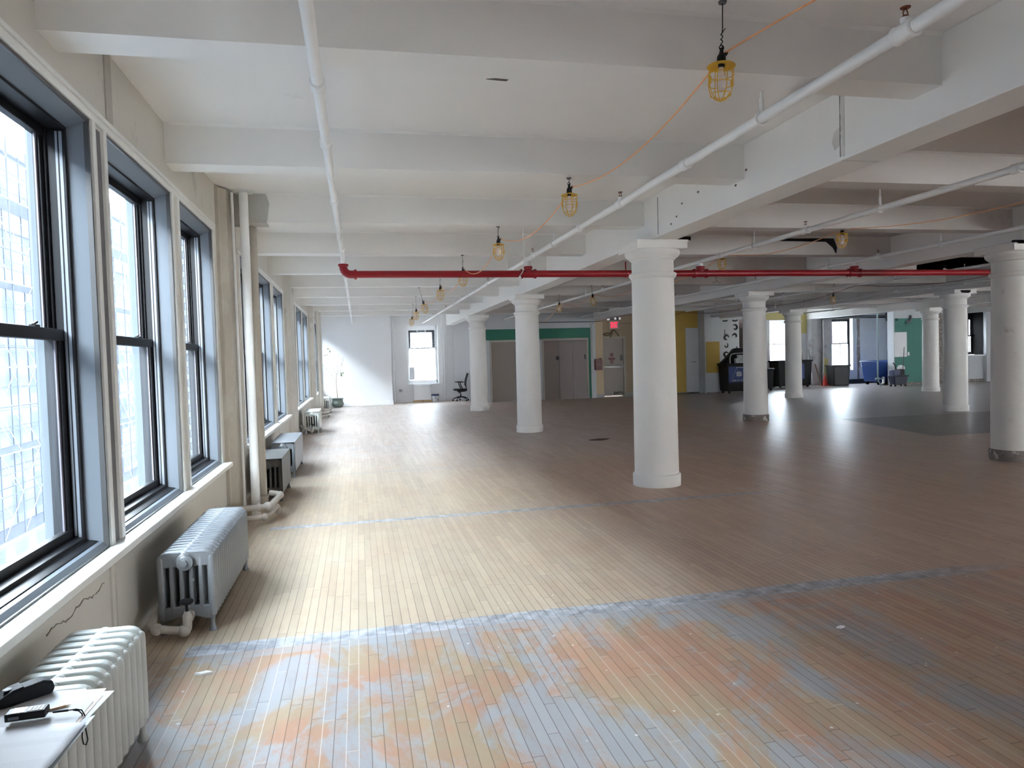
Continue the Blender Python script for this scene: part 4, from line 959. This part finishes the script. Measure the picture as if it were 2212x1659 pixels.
# leaning white panel with timber foot, bucket, office chair
o = empty('white_panel', (2.62, 30.05, 0)); tag(o, 'white panel on a timber foot leaning below the alcove window', 'panel')
MB().prism([(.0, .09), (.03, .09), (.25, .715), (.22, .715)], 'x', -.36, .36).build('board', WALLW, o, bevel=.004)
MB().box(-.39, .39, -.02, .06, 0, .09).build('timber_foot', WOOD, o, bevel=.005); MB().box(-.04, .02, -.024, -.018, .045, .075).build('knot', DWOOD, o)
o = empty('paint_bucket', (3.14, 30.05, 0)); tag(o, 'white paint bucket with a dark blue lid, beside the leaning panel', 'bucket')
MB().lathe([(.125, 0), (.13, .01), (.15, .27)], n=26).build('tub', mat('white_bucket_plastic', (.74, .76, .78), .4, var=.02), o)
MB().lathe([(.158, .255), (.165, .26), (.165, .31), (.155, .318), (.15, .31)], n=26).build('lid', NAVYL, o)
lb = MB()
for a0, z, wd_, hh in ((-.35, .225, .5, .022), (-.2, .16, .55, .014), (-.1, .13, .35, .01)):
    n = 6
    vs = []
    for k in range(n+1):
        a = -PI/2 + a0 + wd_*k/n
        rr = .125+.025*z/.27+.006
        vs += [(rr*math.cos(a), rr*math.sin(a), z), (rr*math.cos(a), rr*math.sin(a), z+hh)]
    lb._add(vs, [(2*k, 2*k+2, 2*k+3, 2*k+1) for k in range(n)])
lb.build('print_line', mat('blue_print', (.12, .14, .32), .5), o, smooth=0)
MB().prism([(.055, .06), (.115, .06), (.115, .15), (.10, .12)], 'y', -.132, -.09).build('print_mark', GREYPL, o, smooth=0)
o = empty('office_chair', (4.20, 29.9, 0)); tag(o, 'black swivel office chair facing the window wall, beside the far column', 'chair')
b = MB()
for k in range(5):
    a = 2*PI*k/5 + .3; c_, s_ = math.cos(a), math.sin(a)
    b.tube([(.03*c_, .03*s_, .175), (.18*c_, .18*s_, .15), (.33*c_, .33*s_, .09)], .02, 8, radii=[.028, .022, .016])
b.build('star_base', BLK, o)
for k in range(5):
    a = 2*PI*k/5 + .3; c_, s_ = math.cos(a), math.sin(a)
    MB().disc_y(.34*c_, .34*s_-.022, .34*s_+.022, .032, .032, 14).tube([(.33*c_, .33*s_, .09), (.34*c_, .34*s_, .05)], .010, 6).build('caster', BLK, o)
MB().tube([(0, 0, .15), (0, 0, .26)], .028, 12).tube([(0, 0, .26), (0, 0, .40)], .018, 12).build('gas_column', BLK, o)
MB().box(-.14, .17, -.10, .10, .385, .43).tube([(-.08, -.12, .41), (-.08, -.14, .33)], .025, 8).tube([(.15, 0, .41), (.25, 0, .42), (.27, 0, .50)], .022, 8).build('tilt_mechanism', BLK, o, bevel=.01)
s_ = MB(); s_.prism(rrect(-.29, .22, .44, .51, .03), 'y', -.25, .25); s_.build('seat', mat('charcoal_seat_fabric', (.035, .033, .033), .8, var=.2, scale=40), o, bevel=.02, seg=3)
bk = MB(); bk.tube([(.24, 0, .46), (.23, 0, .60), (.20, 0, .70), (.23, 0, .88), (.28, 0, 1.03), (.31, 0, 1.12)], .02, 8)
for z0, z1 in ((.62, 1.12),):
    L = [(.205, .62), (.195, .72), (.22, .88), (.265, 1.03), (.30, 1.13)]
    bk.prism([(x, z) for x, z in L] + [(x+.02, z) for x, z in L[::-1]], 'y', -.22, .22)
bk.tube([(.30, -.22, 1.13), (.325, 0, 1.15), (.30, .22, 1.13)], .016, 8); bk.build('backrest', BLK, o)
for sy in (-.27, .27):
    a = MB(); a.tube([(.06, sy*.9, .44), (.05, sy, .50), (-.02, sy, .66), (-.05, sy, .78)], .02, 8); a = a.build('arm_post', BLK, o)
    MB().prism(rrect(-.20, .12, .78, .815, .015), 'y', sy-.04, sy+.04).build('arm_pad', RUBBER, o, bevel=.008)

# ------------------------------------------------------------------ exit corner
o = empty('exit_sign', (10.59, 28.60, 3.0)); tag(o, 'lit red EXIT sign over the grey push-bar door', 'sign')
MB().box(-.22, .22, -.07, 0, -.16, .17).build('housing', EXITH, o, bevel=.008)
MB().box(-.18, .18, -.074, -.07, -.13, .12).build('face', EXITF, o, smooth=0)
text_mesh('lettering', 'EXIT', .33, (0, -.077, -.005), (PI/2, 0, 0), EXITL, o, .003, sx=.48, bold=.012)
o = empty('emergency_light', (10.56, 28.60, 3.27)); tag(o, 'emergency light unit with three round lamps above the EXIT sign', 'light')
MB().box(-.16, .24, -.08, 0, -.06, .07).build('housing', GREYPL, o, bevel=.006)
for x, q in ((-.26, .085), (.05, .06), (.25, .06)):
    h = MB().lathe([(q, 0), (q*.8, .09), (.03, .12)], n=16).build('lamp_head', GREYPL, o); h.location = (x, -.17, 0); h.rotation_euler = (-PI/2, 0, 0)
    g_ = MB().lathe([(.001, -.004), (q*.85, -.001), (q*.9, .004)], n=16).build('lens', LAMPL, h, smooth=0)
o = MB().tube([(10.10, 28.56, 2.62), (10.2, 28.55, 2.68), (10.38, 28.55, 2.66), (10.40, 28.55, 2.60), (10.25, 28.56, 2.57), (10.12, 28.56, 2.61)], .02, 8).tube([(10.40, 28.56, 2.64), (10.55, 28.54, 2.80), (10.62, 28.55, 2.78), (10.75, 28.56, 2.62), (10.80, 28.58, 2.55)], .03, 8).tube([(10.53, 28.55, 2.76), (10.47, 28.56, 2.58), (10.42, 28.58, 2.48)], .022, 8).build('cable_tangle', mat('brown_cable', (.16, .12, .07), .6, var=.2)); tag(o, 'tangled brown cable end on the wall between EXIT sign and door', 'cable')
o = empty('wall_box', (9.66, 28.05, 1.15)); tag(o, 'dark red metal box on the wall between elevator door and exit door', 'box')
MB().prism([(-.15, 0), (.15, 0), (.15, .42), (.11, .50), (.04, .45), (-.15, .45)], 'y', -.16, -.0).build('case', DKRED, o, bevel=.01)
MB().box(-.06, .06, -.163, -.158, .22, .235).build('mark_line', mat('faint_pink', (.35, .15, .15), .5), o, smooth=0)
o = MB().box(7.20, 7.28, 28.02, 28.06, 1.70, 2.0).build('wall_notice', PAPER, bevel=.003); tag(o, 'white paper notice beside the second column, left of the brown elevator door', 'notice')

# black ink drawings on the deep wall
o = empty('wall_drawing', (17.3, 31.04, 1.6)); tag(o, 'black curling brush drawings on the white wall above the black cart', 'drawing')
def stroke(pts, r, ra=None):
    v = []; k = len(pts)
    m = MB(); L = []; R = []
    for i, (x, z) in enumerate(pts):
        a = Vector(pts[min(i+1, k-1)]) - Vector(pts[max(i-1, 0)]); a.normalize(); q = (ra[i] if ra else r)
        L.append((x - a.y*q, z + a.x*q)); R.append((x + a.y*q, z - a.x*q))
    n_ = len(L)
    vs = [(x, -.004, z) for x, z in L] + [(x, -.004, z) for x, z in R] + [(x, .008, z) for x, z in L] + [(x, .008, z) for x, z in R]
    fs = [(i, i+1, n_+i+1, n_+i) for i in range(n_-1)] + [(2*n_+i, 3*n_+i, 3*n_+i+1, 2*n_+i+1) for i in range(n_-1)] + [(i, 2*n_+i, 2*n_+i+1, i+1) for i in range(n_-1)] + [(n_+i, n_+i+1, 3*n_+i+1, 3*n_+i) for i in range(n_-1)]
    m._add(vs, fs); m.build('brush_stroke', BLK, o, smooth=0)
def swirl(cx, cz, r, a0, a1, w0, w1):
    pts = []; ws = []
    for i in range(17):
        t = i/16; a = a0+(a1-a0)*t; pts.append((cx+r*math.cos(a)*(1-.35*t), cz+r*math.sin(a)*(1-.35*t))); ws.append(w0+(w1-w0)*math.sin(PI*t))
    stroke(pts, .02, ws)
swirl(-.17, .82, .12, 0, 5.2, .01, .045); swirl(-.19, .45, .10, 1.2, -3.6, .008, .03); swirl(-.2, .02, .12, .5, 6.4, .02, .05); stroke([(-.25, 1.2), (-.27, 1.05), (-.24, .9)], .012); stroke([(-.35, 1.62), (-.22, 1.60), (-.1, 1.63)], .03)
swirl(.28, 1.3, .13, 2.5, -2.6, .01, .05); swirl(.26, .88, .12, 3.2, -1.0, .01, .05); swirl(.30, .36, .09, -2.4, .8, .005, .03); swirl(.28, -.07, .08, -2.0, .8, .005, .03); stroke([(.15, 1.63), (.3, 1.60), (.42, 1.64)], .035)

# ------------------------------------------------------------------ carts, bins and cleaning things deep in the room
def cart(x0, x1, y0, y1, z1, m, label, lab_rect=None, text=True, cat='cart', grp='black waste carts'):
    o = empty('waste_cart', ((x0+x1)/2, y0, 0)); tag(o, label, cat, grp)
    hw = (x1-x0)/2; d = y1-y0
    t = MB(); t.box(-hw, hw, 0, d, .09, z1-.05, taper=.93); t.build('tub', m, o, bevel=.03)
    r_ = MB(); r_.box(-hw-.03, hw+.03, -.03, .03, z1-.07, z1).box(-hw-.03, hw+.03, d-.03, d+.03, z1-.07, z1).box(-hw-.03, -hw+.03, 0, d, z1-.07, z1).box(hw-.03, hw+.03, 0, d, z1-.07, z1); r_.build('rim', m, o, bevel=.012)
    for sx in (-hw*.8, hw*.8):
        for yy in (.12, d-.12): MB().disc_y(sx, yy-.025, yy+.025, .05, .05, 12).tube([(sx, yy, .05), (sx, yy, .12)], .02, 8).build('caster', BLKPL, o)
    if lab_rect:
        a, b, c_, e = lab_rect; ox = (x0+x1)/2
        pl = MB().box(a-ox, b-ox, -.012, .012, c_, e).build('label_panel', PANELB, o, smooth=0)
        if text:
            cx = (a+b)/2-ox
            text_mesh('lettering', 'IESI', .25, (cx+.08, -.016, .80), (PI/2, 0, 0), LETTER, pl, .003, sx=.66, bold=.009)
            text_mesh('lettering', '1-800-437-437', .095, (cx, -.016, c_+.08), (PI/2, 0, 0), LETTER, pl, .002)
            k = MB()
            for i in range(12): k.box(cx-.05+i*.036, cx-.025+i*.036, -.016, -.012, e-.05, e-.02)
            k.tube([(cx-.22, -.014, c_+.17), (cx-.03, -.014, e-.08), (cx+.10, -.014, e-.24)], .006, 5)
            k.build('label_mark', LETTER, pl, smooth=0)
    return o
cart(14.98, 16.45, 27.15, 27.9, 1.26, BLKPL, 'black waste cart with a blue lettered label, left of the scuffed-base column', (15.06, 15.82, .46, 1.12))
o = MB().prism([(14.98, 1.26), (15.35, 1.58), (15.6, 1.86), (15.75, 1.90), (15.95, 1.88), (16.05, 1.92), (16.2, 1.7), (16.35, 1.58), (16.4, 1.26)], 'y', 27.60, 27.88).build('trash_bag', BLKPL, bevel=.05, seg=3); tag(o, 'black trash bag heaped behind the white box on the cart', 'bag')
o = MB().tube([(15.28, 27.42, 1.22), (15.28, 27.42, 1.52), (15.34, 27.42, 1.63), (15.45, 27.42, 1.66), (16.0, 27.42, 1.68), (16.1, 27.42, 1.63), (16.14, 27.42, 1.5), (16.16, 27.42, 1.22)], .028, 10).build('metal_frame', STEEL); tag(o, 'grey bent metal frame standing in the black cart', 'frame')
o = empty('carton', (15.72, 27.24, 1.262)); tag(o, 'small white carton with grey print on top of the cart', 'box')
MB().box(-.27, .24, 0, .14, 0, .20).box(-.15, .24, 0, .14, .20, .34).build('box', GREYW, o, bevel=.006); MB().box(-.02, .17, -.003, 0, .26, .275).box(-.1, .18, -.003, 0, .16, .175).box(-.15, .15, -.003, 0, .10, .112).build('print_line', GREYPL, o, smooth=0)
cart(16.75, 17.75, 28.1, 28.9, .97, BLKPL, 'black waste cart peeking out right of the column, its near end hidden')
cart(18.97, 20.75, 29.7, 30.45, 1.27, BLKPL, 'tall black waste cart standing in front of the far white window', (19.50, 20.33, .40, 1.10), text=False)
t_ = bpy.data.objects.get('waste_cart.002')
text_mesh('lettering', 'IESI', .25, (.14, -.016, .70), (PI/2, 0, 0), LETTER, t_, .003, sx=.8)
o = empty('water_jug', (18.35, 29.5, 0)); tag(o, 'grey translucent jug standing between two black carts', 'jug')
MB().lathe([(.16, 0), (.18, .03), (.18, .5), (.12, .6), (.05, .64)], n=20).build('body', GREYPL, o); MB().lathe([(.055, .64), (.055, .69)], n=14).build('cap', BLKPL, o)
o = empty('wooden_frame', (20.98, 30.72, 0)); tag(o, 'brown wooden door frame piece leaning behind the tall black cart', 'frame'); o.rotation_euler = (-.10, -.06, 0)
MB().box(-.42, -.34, 0, .05, 0, 2.10).box(.06, .13, 0, .05, 0, 2.10).box(-.42, .13, 0, .05, 2.0, 2.10).box(-.42, .13, 0, .05, 1.84, 1.90).box(-.42, .13, 0, .05, 1.22, 1.30).build('frame', DWOOD, o, bevel=.006)
MB().box(-.34, .06, .02, .035, 1.30, 1.84).build('panel', mat('dull_brown_board', (.085, .06, .055), .7), o); MB().box(-.30, .02, .0, .02, 1.92, 1.97).build('pale_strip', GREYW, o)
for x0, x1, z1, lab, m in ((21.35, 21.05, 1.75, 'thin pale board leaning on the grey pier beside the black cart', GREYP), (21.55, 21.2, 1.05, 'short wooden board leaning low beside the orange cone', DWOOD)):
    o = MB().prism([(x0, 0), (x0+.06, 0), (x1+.06, z1), (x1, z1)], 'y', 30.45+.3*(z1 < 1.5)*-1, 30.5+.3*(z1 < 1.5)*-1).build('leaning_board', m); tag(o, lab, 'board')
o = MB().tube([(22.0, 30.62, 0), (22.0, 30.62, 3.2)], .03, 10).build('riser_pipe', PIPEW); tag(o, 'thin white riser pipe on the grey pier behind the orange cone', 'pipe')
o = empty('traffic_cone', (21.77, 30.2, 0)); tag(o, 'orange-red traffic cone left of the charcoal bin', 'cone')
MB().box(-.17, .17, -.17, .17, 0, .03).build('base', CONE, o, bevel=.008); MB().lathe([(.13, .03), (.03, .52), (.025, .53)], n=22).build('cone_body', CONE, o)
o = empty('trash_bin', (22.33, 30.0, 0)); tag(o, 'square charcoal trash bin below the black framed window', 'bin')
MB().box(-.44, .44, -.3, .3, 0, .92, taper=.90).build('tub', DKGREY, o, bevel=.04); MB().box(-.47, .47, -.33, .33, .90, .975).build('rim', DKGREY, o, bevel=.02)
# blue tilt cart
o = empty('tilt_cart', (24.30, 29.0, 0), math.radians(4)); tag(o, 'large blue plastic waste cart with white lettering, against the grey wall', 'cart')
MB().prism([(-.62, .15), (.74, .14), (.80, 1.13), (-.80, 1.08)], 'y', .0, .9).build('tub', BLUE, o, bevel=.04)
MB().box(-.84, .86, -.04, .03, 1.06, 1.13).box(-.84, .86, .88, .95, 1.06, 1.13).box(-.86, -.79, 0, .9, 1.06, 1.13).box(.79, .86, 0, .9, 1.06, 1.13).build('rim', BLUE, o, bevel=.015)
MB().box(-.1, .74, -.045, .01, .18, 1.05).build('side_panel', mat('dark_blue_side', (.012, .03, .12), .5, var=.1), o, smooth=0)
k = MB()
for z in (.42, .62, .80, .95): k.box(-.75, -.14, -.008, .02, z, z+.02)
k.build('rib', BLUE, o)
k = MB()
for i, (a, z, w1, h1) in enumerate(((.20, .74, .16, .05), (.20, .81, .13, .05), (.20, .88, .16, .05), (.42, .74, .10, .06), (.54, .75, .06, .05), (.62, .75, .08, .06), (.20, .55, .12, .05), (.36, .55, .06, .05), (.48, .56, .05, .05), (.58, .56, .10, .05))):
    k.box(a, a+w1, -.052, -.044, z, z+h1); 
k.build('lettering_block', LETTER, o, smooth=0)
for x in (-.5, .6):
    for y in (.1, .8): MB().disc_y(x, y-.03, y+.03, .08, .08, 14).build('wheel', BLKPL, o)
# standpipe with a valve
o = empty('standpipe', (22.88, 28.0, 0)); tag(o, 'thin pale green standpipe from ceiling to floor with a valve, before the blue cart', 'pipe')
MB().tube([(0, 0, ZC-.01), (0, 0, .36)], .035, 10).tube([(0, 0, .36), (.02, -.02, .22), (.10, -.02, .10), (.12, -.02, 0)], .03, 10).build('pipe', mat('pale_green_pipe', (.34, .46, .48), .45), o)
v = MB(); v.ball((0, -.01, .34), .07, 12, 8).tube([(-.10, -.01, .34), (.24, -.01, .35)], .03, 8).disc_y(-.10, -.03, .01, .34, .05, 12); v.build('valve', mat('pale_green_pipe_b', (.34, .46, .48), .45), o)
MB().box(.24, .33, -.05, .03, .12, .42).build('valve_box', PIPEW, o, bevel=.01)
# mop bucket with wringer and mop
o = empty('mop_bucket', (23.42, 27.4, 0)); tag(o, 'navy mop bucket on casters with a wringer, in front of the green wall', 'bucket')
MB().box(-.36, .36, -.2, .2, .09, .46, taper=.82).build('tub', NAVY, o, bevel=.03); MB().box(-.39, .39, -.23, .23, .44, .48).build('rim', NAVY, o, bevel=.012)
MB().box(-.34, .0, -.16, .16, .48, .74).build('wringer', mat('pale_violet_plastic', (.045, .055, .12), .5), o, bevel=.02); MB().box(.0, .22, -.15, .15, .50, .76).build('wringer_basket', BLKPL, o, bevel=.02)
MB().tube([(-.02, .1, .72), (-.06, .12, .95), (-.13, .14, 1.05)], .022, 8).build('wringer_handle', BLKPL, o)
for sx in (-.26, .26):
    for yy in (-.13, .13): MB().disc_y(sx, yy-.02, yy+.02, .04, .04, 12).tube([(sx, yy, .04), (sx, yy, .11)], .015, 6).build('caster', BLKPL, o)
o = empty('mop', (23.66, 27.4, .50)); tag(o, 'mop with a dark handle standing in the navy bucket', 'mop')
MB().tube([(0, 0, .05), (.10, .02, 1.24)], .016, 8).build('handle', mat('dark_green_handle', (.04, .06, .055), .5), o)
MB().lathe([(.03, .14), (.07, .06), (.075, -.15), (.05, -.22)], n=14).build('mop_head', MOP, o)
# dark pipes and a unit heater up at the deep wall
o = MB().tube([(21.85, 30.6, 3.27), (25.85, 30.6, 3.27)], .07, 12).build('service_pipe', HOLE); tag(o, 'black service pipe running level above the black framed window', 'pipe')
o = MB().tube([(21.85, 30.45, 3.18), (23.3, 30.3, 3.22), (25.8, 29.9, 3.30)], .035, 10).build('service_pipe', GREYPL); tag(o, 'dark grey pipe slanting below the black service pipe', 'pipe')
o = empty('unit_heater', (25.0, 29.6, 3.12)); tag(o, 'black motor unit hanging at the ceiling left of the green wall', 'heater')
MB().box(-.22, .28, -.2, .2, -.10, .30).build('case', BLKPL, o, bevel=.03)
MB().lathe([(.12, 0), (.15, .08), (.10, .16)], (-.20, -.2, .05), 16).build('motor', STEEL, o); MB().tube([(0, 0, -.1), (.02, -.05, -.26), (-.12, -.08, -.30)], .02, 8).build('loose_pipe', GREYPL, o)
MB().tube([(0.1, .1, .3), (.1, .1, .64)], .015, 8).build('hanger_rod', BLK, o)
o = MB().tube([(24.60, 28.27, 2.86), (24.78, 28.24, 2.90), (24.84, 28.24, 3.02), (24.84, 28.27, 3.18)], .06, 12).build('pipe_elbow', GREYPL); tag(o, 'short dark pipe elbow sticking out above the green field', 'pipe')
o = MB().tube(arc((24.12, 28.285, 3.0), .05, 0, 2*PI, 16), .012, 6, cap=False).build('wall_ring', BLK); tag(o, 'small black ring mark at the top corner over the green field', 'ring')
# hole in the floor boards
o = MB().prism([(4.65, 14.0), (4.85, 13.92), (5.02, 14.05), (5.12, 14.22), (4.9, 14.3), (4.72, 14.2), (4.60, 14.12)], 'z', .0, .003).build('floor_scar', mat('splintered_brown', (.10, .065, .045), .9, var=.4, scale=20), smooth=0); tag(o, 'dark splintered scar in the floor behind the large middle column', 'scar')
for x, y, sx_, lab in ((-.92, 4.30, .05, 'small white plaster crumb on the floor near the hand valve'), (2.9, 3.9, .03, 'tiny white crumb on the worn reddish floor'), (6.1, 5.15, .07, 'dark wood splinter lying on the floor beyond the grey seam')):
    o = MB().prism([(x-sx_, y), (x-.2*sx_, y-.4*sx_), (x+sx_, y-.1*sx_), (x+.3*sx_, y+.4*sx_)], 'z', .0, .012).build('crumb', DWOOD if 'dark' in lab else WALLW, smooth=0); tag(o, lab, 'debris')

# ------------------------------------------------------------------ outside
o = MB().box(-30, -18, -60, 140, -16, 13.8).build('building', FACADE, smooth=0); tag(o, 'hazy blue building across the street behind the scaffolding', 'building', None, 'thing')
MB().box(-18.5, -17.7, -60, 140, 13.3, 13.9).box(-18.3, -17.8, -60, 140, 9.2, 9.6).build('cornice', SCAFW, o, smooth=0)
o = empty('scaffolding', (-16.6, 45, -14)); tag(o, 'pale scaffolding of thin poles and braces across the street', 'scaffolding')
s = MB(); dk = MB(); bc = MB(); rnd = random.Random(3)
ys = [26+2.1*k for k in range(24)]
for y in ys:
    for x in (-.6, .6): s.tube([(x, y-45, 8), (x, y-45, 26.6+rnd.random()*.8)], .034, 5)
for lv in range(10):
    z = 8+2.0*lv
    for x in (-.6, .6):
        s.tube([(x, ys[0]-45, z), (x, ys[-1]-45, z)], .026, 4)
        s.tube([(x, ys[0]-45, z+1.0), (x, ys[-1]-45, z+1.0)], .018, 4)
    for y0, y1 in zip(ys[:-1], ys[1:]):
        if rnd.random() < .8: bc.tube([(.6, y0-45, z), (.6, y1-45, z+2)] if rnd.random() < .5 else [(.6, y1-45, z), (.6, y0-45, z+2)], .022, 4)
        if rnd.random() < .7: bc.tube([(-.6, y0-45, z+2), (-.6, y1-45, z)], .022, 4)
    if lv % 2 == 0: dk.box(-.7, .7, ys[0]-45, ys[-1]-45, z-.05, z)
s.build('frame', SCAF, o, smooth=0); bc.build('brace', SCAFB, o, smooth=0); dk.build('deck', SCAFW, o, smooth=0)
o = MB().box(-60, -1.9, -60, 140, -16.5, -16).build('street', mat('grey_asphalt', (.12, .13, .14), .9)); tag(o, 'grey street far below the windows', 'street', None, 'structure')
o = MB().box(-4, 40, 36.5, 38, -16, 4.2).build('building', BRICKF, smooth=0); tag(o, 'pale brick building close outside the far windows', 'building', None, 'thing')
o = empty('fire_escape', (28.9, 30.6, 1.3)); tag(o, 'dark fire escape stair outside the small black window', 'stair')
MB().prism([(-.9, .4), (-.9, .9), (.7, 2.3), (.7, 1.75)], 'y', 0, .08).prism([(.7, .3), (.7, .7), (-.9, 1.05), (-.9, .9)], 'y', .6, .68).build('stringer', BLK, o, smooth=0)
MB().box(-1.2, 1.2, -1.69, .9, .86, .92).build('landing', BLK, o, smooth=0)
